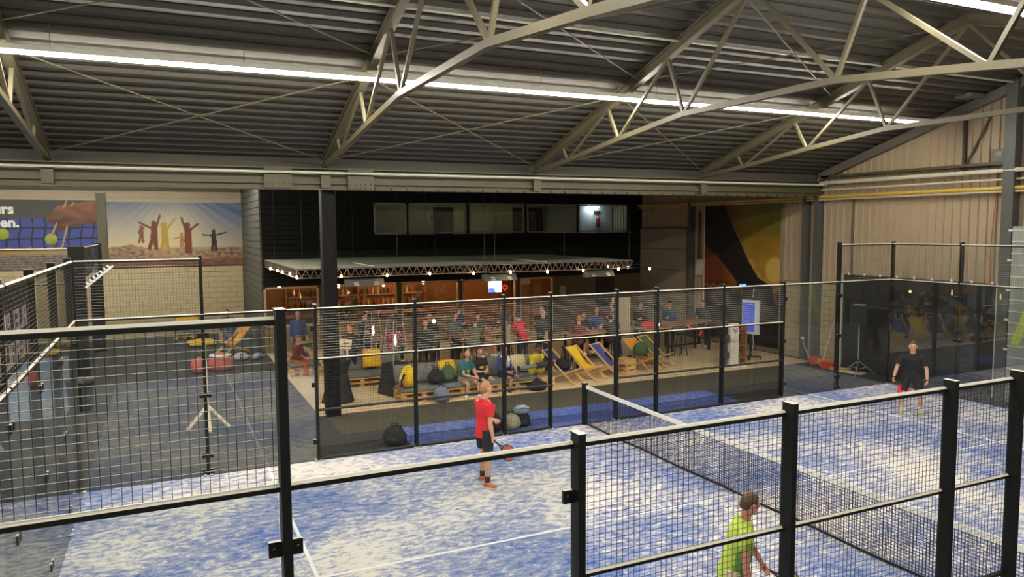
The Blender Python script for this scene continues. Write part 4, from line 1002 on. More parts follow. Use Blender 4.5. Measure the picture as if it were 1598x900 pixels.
    if not bald:
        def hair_fn(p, q):
            lim = 0.50 if p.y > 0.55 else (0.28 - (0.55 - p.y) * 0.75 if p.y > -0.4 else -0.55)
            if long_hair and p.y < 0.35: lim = -1.1
            k = 1.0 if p.z > lim else 0.80
            q = q * k
            q = V((q.x, q.y * (0.99 if p.y > 0 else 1.06), q.z))
            if p.z > lim: q *= 1 + 0.03 * math.sin(p.x * 19 + p.y * 23)
            return q
        MB().ball(HC + hu * .004 - hf2 * .004, hs * 1.09, 18, 14, HM_, hair_fn).obj('hair', HAIR[hair], t, True)
        if long_hair: MB().tube([HC - hf2 * .07 * S + hu * .02, HC - hf2 * 0.10 * S - hu * 0.10, HC - hf2 * 0.10 * S - hu * 0.22], [(0.07, .04), (0.075, 0.04), (0.05, .02)], 10, hr).obj('hair_length', HAIR[hair], t, True)
    M_ = Matrix.Rotation(rz, 4, 'Z'); M_.translation = V(loc)
    return t, {k: [M_ @ q for q in v[:3]] for k, v in J.items()}, M_, dict(HC=HC, fw=fw, rt=rt, sp=sp, Ck=Ck, HM=HM_)
def racket(label, grip, direction, face_n, face, rim, hand=None):
    t = thing('padel_racket', label, 'racket', grip)
    d = V(direction).normalized(); n = V(face_n); n = (n - d * n.dot(d)).normalized(); s = d.cross(n)
    fr = Matrix((s, d, n)).transposed()
    def P(u, v, w): return fr @ V((u, v, w))
    out = []
    NP = 20
    cyc = 0.30
    pts = [(0.125 * math.sin(2 * PI * k / NP), cyc - 0.135 * math.cos(2 * PI * k / NP)) for k in range(NP)]
    MB().rings([[P(u, v, -.017) for u, v in pts], [P(u, v, .017) for u, v in pts]]).obj('face', face, t)
    MB().tube([P(u, v, 0) for u, v in pts] + [P(*pts[0], 0)], [(0.014, .021)] * (NP + 1), 6).obj('rim', rim, t)
    mb = MB()
    for a in range(-2, 3):
        for b in range(-2, 3):
            if a * a + b * b < 7: mb.tube([P(a * .036, cyc + b * .036, -.0185), P(a * .036, cyc + b * .036, .0185)], 0.006, 6)
    mb.obj('hole', mat('racket_hole', (0.01, 0.01, 0.01), 0.8), t)
    MB().tube([P(0, -.07, 0), P(0, .1, 0)], [0.017, 0.016], 8).obj('grip', mat('racket_grip', (0.03, 0.03, 0.03), 0.8), t)
    for sg in (-1, 1): MB().tube([P(0, .09, 0), P(sg * .045, .19, 0)], [0.014, 0.012], 6).obj('bridge', rim, t)
    return t
# player in red, seen side on
_, J, M_, X = person('man in red shirt and black shorts standing on the near court half', (-3.62, 2.33, 0), math.radians(-80), hipz=0.985, lean=(0, 0.03, 1), sc=1.04,
    thigh=((-.10, .14, -1), (.12, -.04, -1)), shin=((-.04, -.02, -1), (.10, -.12, -1)), uarm=((-.10, .22, -1), (.16, -.16, -1)), farm=((.12, .85, -.30), (-.02, .22, -1)),
    head=(-6, 6), skin='fair', hair='ginger', top='red', sleeve=0.62, bottom='black', leg=0.72, shoe='orange', sock='black', vox=0.0085, curl=0.95, toe=((-.1, 1, 0), (.95, .45, 0)), palms=((1, 0, .3), (-1, .2, 0)))
MB().prism([(-.018, -.02), (.018, -.02), (.0, .022)], 0, 1, 0.004).obj('chest_emblem', CL['white'], _).matrix_local = Matrix.Translation(X['Ck'](0.37) + X['fw'] * 0.131 + X['rt'] * 0.06)
MB().tube([X['Ck'](0.455) + X['rt'] * 0.19 + V((0, 0, .055)), X['Ck'](0.485) + X['rt'] * 0.10 + V((0, .0, .035))], 0.006, 5).obj('shoulder_piping', CL['white'], _)
wr = J[1][2]
racket('dark red and white padel racket in the red-shirted man\'s hand', wr + V((0.055, -0.005, -0.09)), (0.62, -0.12, -0.62), (0.2, -1, 0.1), mat('racket_redwhite', (0.45, 0.10, 0.10), 0.4, 0, .9, 14), mat('racket_rim', (0.02, 0.02, 0.02), 0.4))
# player in black at the far end
_, J, M_, X = person('dark-haired man in black shirt and shorts waiting at the right end of the court', (7.55, 2.42, 0), math.radians(122), hipz=0.93, lean=(0, 0.16, 1), sc=1.03,
    thigh=((-.20, .22, -1), (.22, .22, -1)), shin=((-.08, -.22, -1), (.06, -.22, -1)), uarm=((-.42, .10, -1), (.50, .10, -1)), farm=((-.10, .30, -1), (.22, .34, -1)), head=(4, 2), skin='fair', hair='brown', long_hair=False,
    top='black', sleeve=0.75, bottom='black', leg=0.85, shoe='lime', sock='white', vox=0.009, curl=0.95, palms=((1, .2, 0), (-1, .3, 0)))
for q in (0, 1): MB().tube([V(J[q][2]), V(J[q][2]) + V((0, 0, .02))], 0.036, 8).obj('wrist_band', CL['charcoal'], _).matrix_local = M_.inverted()
wr = J[1][2]
racket('red padel racket held low by the man in black', wr + V((0.02, -0.03, -0.10)), (0.42, -0.30, -0.60), (-.55, -.85, 0.1), mat('racket_red', (0.75, 0.05, 0.04), 0.4), mat('racket_rim_red', (0.6, 0.03, 0.03), 0.4))
# player in green, close to the near fence
_, J, M_, X = person('man in lime green shirt leaning forward behind the near mesh', (-3.24, -3.54, 0), math.radians(-122), hipz=0.90, lean=(0, 0.25, 1), sc=1.02,
    thigh=((-.14, .30, -1), (.12, .05, -1)), shin=((-.04, -.25, -1), (.04, -.30, -1)), uarm=((-.12, .42, -1), (.14, -.05, -1)), farm=((.05, .62, -1), (.0, .18, -1)), head=(18, -10), skin='rosy', hair='brown',
    top='lime', sleeve=0.55, bottom='cream', leg=0.85, shoe='white', sock='white', vox=0.0085, curl=0.9, palms=((1, 0, .2), (-1, .1, 0)), girth=1.03)
fr = MB(); Ck, rt, fw = X['Ck'], X['rt'], X['fw']
fr.tube([Ck(0.31) + fw * 0.05, Ck(0.22) + fw * 0.032, Ck(0.10) + fw * 0.03, Ck(-.09) + fw * .03], [(0.15, .10), (0.192, .134), (0.196, 0.134), (0.206, .148)], 16, rt); fr.obj('shirt_front_panel', CL['green'], _, True)
wr = J[0][2]
racket('lime and black padel racket in the green-shirted man\'s hand', wr + V((0.06, -.03, -0.07)), (0.75, -0.25, -0.5), (0.3, -1, 0.2), mat('racket_lime', (0.35, 0.45, 0.06), 0.4), mat('racket_rim', (0, 0, 0)))

# ================================================================== TERRACE FURNITURE
CANV = {k: mat('canvas_' + k, c, 0.85, 0, 0.08, 20) for k, c in dict(yellow=(0.80, 0.50, 0.01), blue=(0.05, 0.08, 0.30), green=(0.05, 0.13, 0.06), navy=(0.03, 0.045, 0.16), orange=(0.75, 0.30, 0.02), leaf=(0.10, 0.16, 0.05)).items()}
def deck_chair(label, loc, rz, canvas):
    t = thing('deck_chair', label, 'deck chair', (*loc, 0.03), rz, 'wooden deck chairs')
    for sg in (-1, 1):
        MB().bar((sg * .27, -.52, .92), (sg * .27, .52, .02), .045, .03, (1, 0, 0)).obj('long_rail', PINE, t)
        MB().bar((sg * .235, .48, .40), (sg * .235, -.42, .02), .045, .03, (1, 0, 0)).obj('short_rail', PINE, t)
        MB().bar((sg * .30, .30, .22), (sg * .30, .60, .02), .035, .028, (1, 0, 0)).obj('front_leg', PINE, t)
    MB().tube([(-.3, -.50, .90), (.3, -.50, .90)], .02, 6).obj('top_bar', PINE, t)
    MB().tube([(-.3, .48, .40), (.3, .48, .40)], .02, 6).obj('front_bar', PINE, t)
    MB().tube([(-.3, -.41, .03), (.3, -.41, .03)], .016, 6).obj('rear_bar', PINE, t)
    prof = []
    for k in range(13):
        f = k / 12; y = -.51 + .99 * f; z = .905 - .505 * f - .30 * math.sin(PI * f) ** 1.2 + .02
        prof.append((y, z))
    MB().rings([[(x, y, z) for y, z in prof] + [(x, y, z - .008) for y, z in prof[::-1]] for x in (-.225, .225)]).obj('canvas', CANV[canvas], t)
    return t
def face_rz(dx, dy): return math.atan2(-dx, dy)
deck_chair('yellow canvas deck chair left of the blue one on the deck edge', (2.62, 9.4), face_rz(.45, -.9), 'yellow')
deck_chair('royal blue canvas deck chair right of the yellow one', (3.52, 9.55), face_rz(.45, -.9), 'blue')
deck_chair('navy deck chair left of the yellow one with a black bag on it', (1.78, 9.3), face_rz(.55, -.85), 'navy')
deck_chair('orange deck chair half covered by a green jacket', (4.95, 9.85), face_rz(.3, -.95), 'orange')
deck_chair('deck chair with leaf green canvas, rightmost of the row', (5.75, 10.25), face_rz(.4, -.9), 'leaf')
deck_chair('deck chair with dark green canvas at the left deck edge', (-4.75, 14.9), face_rz(-.35, .95), 'green')
deck_chair('orange-brown deck chair on the dark floor by the far block wall', (-6.35, 19.3), face_rz(-.9, -.45), 'orange')
# black bag and jacket on the chairs
def lump(name, label, cat, loc, r, m, seed, rz=0, parts=()):
    t = thing(name, label, cat, loc, rz)
    rn = random.Random(seed); ox = rn.uniform(0, 50)
    def fn(p, q): return q * (1 + 0.16 * noise.noise((p.x * 1.6 + ox, p.y * 1.6, p.z * 1.6))) if p.z > -.6 else V((q.x, q.y, max(q.z, -r[2] * .62)))
    MB().ball((0, 0, r[2] * .62), r, 14, 9, None, fn).obj('body', m, t, True)
    for nm, fnc, mm in parts: fnc(MB()).obj(nm, mm, t, True)
    return t
def strap(r, off=0): return lambda mb: mb.tube([(off - r[0] * .35, -r[1] * .9, r[2] * .4), (off - r[0] * .4, -r[1] * 1.25, r[2] * .9), (off - r[0] * .3, -r[1] * .7, r[2] * 1.5)], [(.025, .01)] * 3, 6)
def pocket(r): return lambda mb: mb.ball((0, r[1] * .85, r[2] * .5), (r[0] * .6, r[1] * .35, r[2] * .38), 10, 6)
def handle(r): return lambda mb: mb.tube([(-r[0] * .3, 0, r[2] * 1.5), (-r[0] * .2, 0, r[2] * 1.85), (r[0] * .2, 0, r[2] * 1.85), (r[0] * .3, 0, r[2] * 1.5)], .014, 6)
def bag(label, loc, r, m, seed, rz=0): return lump('bag', label, 'bag', loc, r, m, seed, rz, (('strap', strap(r), CL['black']), ('pocket', pocket(r), m), ('handle', handle(r), CL['black'])))
bag('black sports bag lying in the navy deck chair', (1.86, 9.42, 0.36), (0.26, 0.2, 0.2), CL['black'], 3, PI)
lump('jacket', 'olive green jacket draped over the orange deck chair', 'jacket', (4.75, 9.62, 0.55), (0.3, 0.22, 0.24), mat('jacket_green', (0.06, 0.10, 0.03), .9, 0, .2, 9, .2), 8, 0.4, (('sleeve', lambda mb: mb.tube([(.2, 0, .25), (.38, .1, .1), (.42, .16, -.12)], [.08, .07, .055], 8), mat('jacket_green', (0, 0, 0))),))
bag('black backpack standing on the floor outside the far fence', (-4.35, 5.42, 0), (0.26, 0.19, 0.24), CL['charcoal'], 11, 2.6)
bag('black backpack behind the red-shirted man outside the fence', (-2.1, 5.42, 0), (0.22, 0.17, 0.24), CL['black'], 12, 2.9)
bag('pale sand sports bag with yellow print outside the fence', (-1.68, 5.42, 0), (0.24, 0.16, 0.22), mat('bag_sand', (0.42, 0.40, 0.26), .9, 0, .5, 12), 13, 3.2)
lump('sports_towel', 'bluish white towel bundled on top of the black bag outside the fence', 'towel', (-1.35, 5.55, 0.30), (0.2, 0.13, 0.12), mat('towel_blue', (0.25, 0.38, 0.50), .95, 0, .3, 9), 14, 0, (('fold', lambda mb: mb.tube([(-.14, -.08, .14), (0, -.12, .17), (.14, -.08, .13)], .03, 6), CL['white']),))
bag('black bag under the bluish towel outside the fence', (-1.35, 5.55, 0), (0.22, 0.17, 0.2), CL['black'], 15, 3.0)
bag('grey-blue backpack on the deck in front of the pallet bench', (-2.22, 8.5, 0.03), (0.22, 0.17, 0.25), mat('bag_bluegrey', (0.20, 0.22, 0.30), .9), 16, 2.9)
bag('black bag on the deck under the seated man in yellow', (0.62, 8.62, 0.03), (0.30, 0.2, 0.17), CL['black'], 17, 3.1)

GCUSH = mat('grey_cushion', (0.16, 0.165, 0.145), .9, 0, .12, 8)
YCUSH = mat('yellow_cushion', (0.72, 0.42, 0.01), .85, 0, .08, 8)
def pallet_bench(label, x0, x1, y, seg, back=True):
    t = thing('pallet_bench', label, 'bench', ((x0 + x1) / 2, y, 0.03 if y < 24 else -0.01))
    L = x1 - x0; h = L / 2
    for z in (0.07, 0.20):
        for k in range(4): MB().box((0, -.36 + .24 * k, z + .045), (L, .14, .022)).obj('slat', PINE, t)
        n = max(3, int(L / .55))
        for k in range(n + 1):
            for yy in (-.33, .33): MB().box((-h + .06 + (L - .12) * k / n, yy, z - .013), (.12, .1, .094)).obj('block', PINE, t)
    for k in range(seg):
        a = -h + L * k / seg
        def sq(p, q): return V((max(-1, min(1, p.x * 1.5)) * (L / seg / 2 - .01), max(-1, min(1, p.y * 1.5)) * .40, max(-1, min(1, p.z * 1.25)) * .07))
        MB().ball((a + L / seg / 2, 0, .31), (1, 1, 1), 16, 8, None, sq).obj('seat_cushion', GCUSH, t, True)
        if back:
            def sb(p, q): return V((max(-1, min(1, p.x * 1.5)) * (L / seg / 2 - .01), max(-1, min(1, p.y * 1.3)) * .08 + .12 * p.z, max(-1, min(1, p.z * 1.4)) * .23))
            MB().ball((a + L / seg / 2, .36, .62), (1, 1, 1), 16, 8, None, sb).obj('back_cushion', GCUSH, t, True)
    return t
pallet_bench('long pallet bench with grey cushions along the deck edge', -3.2, 1.2, 9.1, 4)
pallet_bench('pallet bench with grey cushions farther back behind the sign', -4.3, -2.3, 11.6, 2)
t = pallet_bench('pallet bench with blue-grey cushions against the far block wall', -8.3, -7.2, 24.3, 1)
t = pallet_bench('low pallet bench beside the dark green deck chair at the deck edge', -5.25, -4.3, 14.0, 1, False)
def pillow(label, loc, rz, m, tilt=1.1, s=.24):
    t = thing('pillow', label, 'pillow', loc, rz)
    Rm = Matrix.Rotation(tilt, 3, 'X')
    def f(p, q):
        e = max(abs(p.x), abs(p.y)); return V((max(-1, min(1, p.x * 1.35)) * s, max(-1, min(1, p.y * 1.35)) * s, p.z * .09))
    MB().ball((0, 0, 0), (1, 1, 1), 16, 8, Rm, f).obj('cover', m, t, True)
    MB().tube([Rm @ V((x * s, y * s, 0)) for x, y in ((-1, -1), (1, -1), (1, 1), (-1, 1), (-1, -1))], .012, 5).obj('piping', m, t)
    return t
pillow('yellow pillow leaning on the bench behind the green backpack', (-1.75, 9.3, .72), .2, YCUSH)
pillow('orange yellow pillow on the farther grey bench', (-3.2, 11.75, .74), -.1, YCUSH, 1.2, .26)
pillow('pale sand pillow between the blue jacket and the yellow jacket', (0.35, 9.3, .70), 0, mat('sand_pillow', (.62, .52, .28), .9))
pillow('yellow cushion on the pallet bench at the far block wall', (-7.8, 24.35, .60), 0, YCUSH, .5, .45)
pillow('flat yellow cushion lying on the dark floor in front of the far bench', (-7.35, 21.8, .12), 0.1, YCUSH, .05, .48)
lump('yellow_backpack', 'bright yellow bag slumped on the left end of the pallet bench', 'bag', (-2.98, 8.85, .45), (.24, .2, .33), mat('bag_yellow', (.80, .50, .0), .7), 21, .2, (('strap', lambda mb: mb.tube([(-.18, -.12, .35), (-.3, -.18, .2), (-.28, -.15, .03)], .03, 6), CL['black']), ('red_trim', lambda mb: mb.ball((-.27, -.08, .06), (.08, .07, .06), 8, 6), CL['red']), ('label_patch', lambda mb: mb.ball((-.26, -.1, .22), (.05, .05, .07), 8, 6), CL['white'])))
bag('green backpack on the bench left of the man in teal', (-1.85, 9.05, .45), (.2, .16, .26), mat('bag_green', (.07, .13, .06), .9), 22, 3.0)
bag('black round bag on the bench left of the green backpack', (-2.22, 8.92, .45), (.23, .18, .22), CL['black'], 23, 3.2)
lump('coral_pouf', 'coral red round pouf on the dark floor beyond the glass, left one', 'pouf', (-7.72, 15.8, 0), (.24, .24, .3), mat('coral', (.62, .14, .11), .8), 31, 0, (('seam', lambda mb: mb.tube([(.235 * math.cos(a), .235 * math.sin(a), .2) for a in [2 * PI * k / 16 for k in range(17)]], .012, 5), mat('coral_dark', (.4, .08, .06), .8)),))
lump('coral_pouf', 'coral red round pouf with a pale lid beyond the glass, right one', 'pouf', (-7.05, 16.0, 0), (.38, .3, .34), mat('coral', (0, 0, 0)), 32, 0, (('lid', lambda mb: mb.tube([(0, 0, .46), (0, 0, .5)], .34, 14), mat('paper', (0, 0, 0))),))
# crates
def crate(label, loc, s, rz=0):
    t = thing('wooden_crate', label, 'crate', loc, rz)
    for k in range(3):
        for sg in (-1, 1):
            MB().box((sg * s[0], 0, s[2] * (.15 + .33 * k)), (.02, 2 * s[1], s[2] * .26)).obj('slat', PINE, t)
            MB().box((0, sg * s[1], s[2] * (.15 + .33 * k)), (2 * s[0], .02, s[2] * .26)).obj('slat', PINE, t)
    MB().box((0, 0, s[2] * .99), (2.1 * s[0], 2.1 * s[1], .025)).obj('lid', PINE, t)
    for a in (-1, 1):
        for b in (-1, 1): MB().box((a * s[0] * .93, b * s[1] * .93, s[2] * .48), (.035, .035, s[2] * .96)).obj('corner_post', PINE, t)
    return t
crate('orange wooden crate table between the blue and the orange deck chair', (4.05, 9.45, .03), (.24, .24, .46), .4)
crate('small wooden crate in front of the man in yellow jacket', (0.95, 8.75, .03), (.2, .16, .32), 0)
# pyramid heaters with flames
def pyramid(label, loc, h=2.2, b=.30):
    t = thing('patio_heater', label, 'heater', (*loc, .03), .35, 'pyramid patio heaters')
    MB().rings([[(sx * r, sy * r, z) for sx, sy in ((-1, -1), (1, -1), (1, 1), (-1, 1))] for r, z in ((b, 0), (b * .72, .85))]).obj('base_panel', mat('heater_black', (.012, .012, .013), .35), t)
    for sx, sy in ((-1, -1), (1, -1), (1, 1), (-1, 1)): MB().bar((sx * b * .72, sy * b * .72, .85), (sx * b * .38, sy * b * .38, h - .15), .022, .022).obj('frame_post', mat('heater_frame', (.42, .41, .36), .3, .6), t)
    for z in (1.1, 1.35, 1.6, 1.85):
        r = b * (.72 - .34 * (z - .85) / (h - 1.0)); mb = MB()
        for (ax, ay), (bx, by) in zip(((-1, -1), (1, -1), (1, 1), (-1, 1)), ((1, -1), (1, 1), (-1, 1), (-1, -1))): mb.bar((ax * r, ay * r, z), (bx * r, by * r, z), .008, .008)
        mb.obj('guard_ring', mat('heater_frame', (0, 0, 0)), t)
    MB().tube([(0, 0, .85), (0, 0, h - .15)], .06, 10).obj('glass_tube', WGLASS, t)
    MB().tube([(0, 0, 1.32), (.01, 0, 1.40), (0, .01, 1.50), (.01, 0, 1.62)], [.010, .030, .024, .003], 8).obj('flame', FLAME, t)
    MB().rings([[(sx * r, sy * r, z) for sx, sy in ((-1, -1), (1, -1), (1, 1), (-1, 1))] for r, z in ((b * .40, h - .15), (b * .42, h - .1), (b * .1, h))]).obj('cap', mat('heater_black', (0, 0, 0)), t)
    return t
pyramid('pyramid patio heater with a flame right of the middle left fence post', (-3.0, 9.95), 2.2, .36)
pyramid('pyramid patio heater with a flame farther back behind the wooden sign', (-3.05, 12.1), 2.2, .30)
# black draped high table with wooden sign, cup
t = thing('draped_table', 'black draped high table at the left deck corner by the column', 'table', (-4.62, 9.75, .03))
MB().tube([(0, 0, 0), (0, 0, .25), (0, 0, .75), (0, 0, 1.05)], [.43, .36, .27, .36], 14).obj('cover', mat('stretch_cover', (.012, .012, .013), .7), t)
MB().tube([(0, 0, 1.05), (0, 0, 1.09)], .37, 14).obj('tabletop', mat('stretch_cover', (0, 0, 0)), t)
t = thing('wooden_sign', 'pale wooden sign on a short stick above the black draped table', 'sign', (-4.35, 9.75, 1.12), .25)
MB().bar((0, 0, .0), (0, 0, .28), .035, .02).obj('stick', PALEW, t)
MB().box((-.06, -.012, .40), (.36, .02, .25), Matrix.Rotation(.14, 3, 'Y')).obj('board', PALEW, t)
mb = MB()
for k in range(4): mb.box((-.10 + .045 * k, -.026, .43 - .006 * k), (.028, .006, .035))
for k in range(7): mb.box((-.19 + .045 * k, -.026, .36 - .006 * k), (.03, .006, .035))
stuff(mb.obj('writing', mat('dark_ink', (.05, .03, .02), .7), t))
t = thing('paper_cup', 'white paper cup glowing on the black draped table', 'cup', (-4.62, 9.6, 1.12))
MB().tube([(0, 0, 0), (0, 0, .13)], [.035, .048], 10).obj('cup', mat('cup_white', (.85, .70, .55), .5), t)
MB().tube([(0, 0, .13), (0, 0, .145)], [.05, .044], 10).obj('lid', mat('cup_lid', (.8, .6, .5), .5), t)
# high tables and stools
def high_table(label, loc, L, Wd, rz=0, h=1.06):
    t = thing('high_table', label, 'table', (*loc, .03), rz)
    for k in range(3): MB().box((0, -Wd / 3 + Wd / 3 * k, h), (L, Wd / 3 - .006, .045)).obj('plank', BROWNW, t)
    for sx in (-1, 1):
        for sy in (-1, 1): MB().bar((sx * (L / 2 - .12), sy * (Wd / 2 - .08), 0), (sx * (L / 2 - .12), sy * (Wd / 2 - .08), h - .02), .07, .07).obj('leg', mat('table_leg_black', (.015, .014, .012), .5), t)
    MB().bar((-L / 2 + .12, 0, .25), (L / 2 - .12, 0, .25), .05, .05).obj('foot_rail', mat('table_leg_black', (0, 0, 0)), t)
    return t
high_table('long brown high table where a capped guest rests his arms', (4.05, 11.35), 2.0, .8, .15)
high_table('brown high table left of the doorway with a group seated round it', (0.85, 12.6), 2.2, .8, .1)
high_table('brown high table at left behind the heaters', (-1.7, 13.0), 2.0, .8, 0)
high_table('brown high table at the right end of the terrace', (8.2, 11.9), 2.2, .8, .2)
high_table('brown high table behind the cream upright board', (6.3, 11.2), 1.2, .7, .1)
def stool(label, loc, rz=0):
    t = thing('bar_stool', label, 'stool', (*loc, .03), rz, 'black bar stools')
    m = mat('stool_black', (.012, .011, .010), .5)
    MB().tube([(0, 0, .72), (0, 0, .76)], [.18, .17], 12).obj('seat', m, t)
    for k in range(4):
        a = PI / 4 + k * PI / 2; MB().bar((.12 * math.cos(a), .12 * math.sin(a), .73), (.22 * math.cos(a), .22 * math.sin(a), 0), .028, .028).obj('leg', m, t)
    MB().tube([(.19 * math.cos(a), .19 * math.sin(a), .28) for a in [2 * PI * k / 12 for k in range(13)]], .011, 5).obj('foot_ring', m, t)
    return t
for lab, p in (('black bar stool seen through the doorway, nearest the left doorpost', (2.75, 10.75)), ('black bar stool seen through the doorway, second from the left', (3.25, 11.0)), ('black bar stool under the bare-legged guest', (4.45, 10.75)),
               ('black bar stool behind the blue deck chair', (4.95, 11.3)), ('black bar stool under the man in sand shirt', (1.35, 12.15)), ('black bar stool under the guest in olive shirt', (0.15, 12.0)), ('black bar stool under the guest at the middle of the group table', (.75, 13.3)),
               ('black bar stool under the dark-clad guest at the left table', (-1.35, 12.35)), ('black bar stool under the guest in magenta', (-2.35, 12.45)), ('black bar stool at the right end table', (7.6, 11.3))): stool(lab, p)
# things on the tables
t = thing('menu_stand', 'white menu card on the brown high table in the doorway', 'menu stand', (4.35, 11.2, 1.115))
MB().box((0, 0, .09), (.17, .02, .18)).obj('card', mat('card_white', (.85, .82, .72), .6), t)
MB().box((.16, .03, .07), (.12, .1, .14)).obj('holder', PINE, t)
t = thing('table_light', 'small glowing cyan lamp on the right part of the terrace', 'lamp', (6.35, 10.95, 1.115))
MB().tube([(0, 0, 0), (0, 0, .05)], .05, 10).obj('foot', DOORD, t)
MB().ball((0, 0, .11), .07, 10, 8).obj('globe', emit('cyan_glow', (.2, .75, 1.0), 3.5), t)
t = thing('bag_stand', 'pale paper bag on a slim dark stand beside the red-shirted guest', 'stand', (1.95, 10.5, .03))
MB().tube([(0, 0, 0), (0, 0, .95)], [.10, .11], 8).obj('stand', mat('stretch_cover', (0, 0, 0)), t)
MB().box((0, 0, 1.13), (.18, .12, .36), Matrix.Rotation(.15, 3, 'Y')).obj('paper_bag', mat('kraft_paper', (.55, .34, .16), .8), t)
t = thing('globe_candle', 'warm glowing globe lamp at head height among the guests', 'lamp', (-.98, 12.6, 1.115))
MB().tube([(0, 0, 0), (0, 0, .42)], .012, 6).obj('stem', DOORD, t)
MB().ball((0, 0, .48), .06, 10, 8).obj('globe', emit('warm_globe', (1.0, .58, .22), 9), t)
gm = MB().tube([(0, 0, 0), (0, 0, .14)], [.03, .036], 8).mesh('glass', mat('beer', (.45, .22, .04), .2)); fm = MB().tube([(0, 0, .14), (0, 0, .165)], .036, 8).mesh('foam', CL['white'])
for lab, p in (('beer glass on the group table, near left corner', (.3, 12.35)), ('beer glass in the middle of the group table', (.8, 12.6)), ('beer glass on the group table, right end', (1.5, 12.75)), ('beer glass on the left table', (-1.5, 12.8)), ('beer glass on the doorway table beside the menu card', (3.6, 11.25))):
    t = thing('beer_glass', lab, 'glass', (*p, 1.115), 0, 'beer glasses'); inst('glass', gm, t, (0, 0, 0)); inst('foam', fm, t, (0, 0, 0))
t = thing('upright_board', 'cream upright board standing behind the doorway post', 'board', (5.62, 11.9, .03))
MB().box((0, 0, 1.05), (.52, .04, 2.05)).obj('panel', mat('cream_board', (.42, .36, .24), .7), t)
mb = MB()
for k in range(6): mb.box((-.36, -.0, .55 + .25 * k), (.14, .05, .16))
mb.obj('shelf_item', mat('dark_ink', (0, 0, 0)), t)
MB().box((-.36, .02, 1.05), (.2, .02, 2.05)).obj('side_strip', mat('cream_board', (0, 0, 0)), t)
for sg in (-1, 1): MB().box((sg * .2, 0, .03), (.06, .4, .05)).obj('foot', DOORD, t)
lump('red_cloth', 'dark red cloth heaped on the high table by the cyan lamp', 'cloth', (6.3, 11.25, 1.10), (.42, .22, .14), CL['red'], 41, 0, (('fold', lambda mb: mb.tube([(-.3, -.12, .05), (0, -.18, .12), (.3, -.1, .06)], .04, 6), CL['red']),))
t = thing('red_strap', 'bright red barrier strap hooked on the far fence rail', 'strap', (2.92, 5.06, 0))
RS = mat('red_strap_webbing', (.80, .06, .03), .6)
MB().bar((0, 0, 2.11), (.17, 0, 1.99), .05, .012, (0, 1, 0)).obj('upper_band', RS, t)
MB().bar((.16, 0, 1.985), (.48, 0, 1.975), .05, .012, (0, 1, 0)).obj('middle_band', RS, t)
MB().bar((.47, 0, 1.97), (.37, 0, 1.82), .045, .012, (0, 1, 0)).obj('hanging_end', RS, t)
# racket display, kiosk
t = thing('racket_display', 'white racket display stand at the right deck edge', 'display stand', (7.85, 8.95, .03))
DW = mat('display_white', (.80, .76, .66), .5)
MB().box((0, 0, .72), (.34, .12, 1.3)).obj('pillar', DW, t); MB().box((0, -.05, .02), (.62, .5, .04)).obj('base', DW, t)
MB().tube([(-.08, -.07, 1.22), (0, -.10, 1.10), (.08, -.07, 1.22)], .012, 6).obj('hook', DOORD, t)
for z in (.95, .40):
    pts = [(-.32 + .10 * math.sin(2 * PI * k / 14), z - .02 + .13 * math.cos(2 * PI * k / 14)) for k in range(14)]
    r_ = MB().prism(pts, -.10, 1, .035).obj('racket', mat('racket_slate', (.08, .09, .11), .4), t)
    MB().tube([(-.32, -.08, z + .1), (-.30, -.08, z + .27)], .016, 6).obj('racket_handle', DOORD, r_)
MB().bar((-.32, 0, .04), (-.32, 0, 1.3), .03, .03).obj('rack_post', DOORD, t)
t = thing('timber_rack', 'brown wooden shelf rack right behind the white racket display', 'rack', (8.35, 9.25, .03))
for x in (-.2, .2): MB().box((x, 0, .62), (.05, .25, 1.2)).obj('upright', BROWNW, t)
for z in (.2, .6, 1.0): MB().box((0, 0, z), (.4, .26, .03)).obj('shelf_board', BROWNW, t)
for k, z in enumerate((.63, 1.03)): MB().ball((-.05 + .1 * k, -.02, z + .05), (.1, .08, .06), 8, 6).obj('shoe_pair', CL['red'], t)
t = thing('display_screen', 'tall white display screen with blue panel on a black wheeled base', 'screen', (9.25, 9.7, .03), -1.25)
MB().box((0, 0, 1.42), (.62, .07, 1.15)).obj('casing', mat('kiosk_white', (.60, .66, .72), .4), t)
MB().box((-.06, -.04, 1.42), (.42, .012, .98)).obj('panel', emit('kiosk_blue', (.10, .16, .7), .35), t)
MB().bar((0, .05, .1), (0, .05, 1.0), .07, .07).obj('mast', DOORD, t)
for a in (0, PI / 2): MB().box((0, 0, .09), (.7, .06, .05), Matrix.Rotation(a + .4, 3, 'Z')).obj('base_arm', DOORD, t)
for k in range(4): a = .4 + k * PI / 2; MB().ball((.34 * math.cos(a), .34 * math.sin(a), .035), .035, 8, 6).obj('castor', DOORD, t)
MB().tube([(.1, -.03, .85), (.14, -.06, .5), (.08, -.05, .2), (.1, 0, .1)], .01, 5).obj('power_lead', mat('pale_pole', (0, 0, 0)), t)
t = thing('stage_lamp', 'blue glowing stage lamp in front of the concert poster', 'lamp', (10.0, 11.0, .03))
MB().bar((0, 0, 0), (0, 0, 2.3), .04, .04).obj('stand', DOORD, t)
MB().box((0, 0, 2.36), (.34, .2, .14)).obj('housing', DOORD, t)
MB().box((-.05, -.11, 2.36), (.3, .012, .11)).obj('lens', emit('stage_blue', (.04, .08, 1.0), 5), t)
for k in range(3): a = k * 2.1; MB().bar((0, 0, .3), (.35 * math.cos(a), .35 * math.sin(a), .012), .025, .025).obj('foot', DOORD, t)
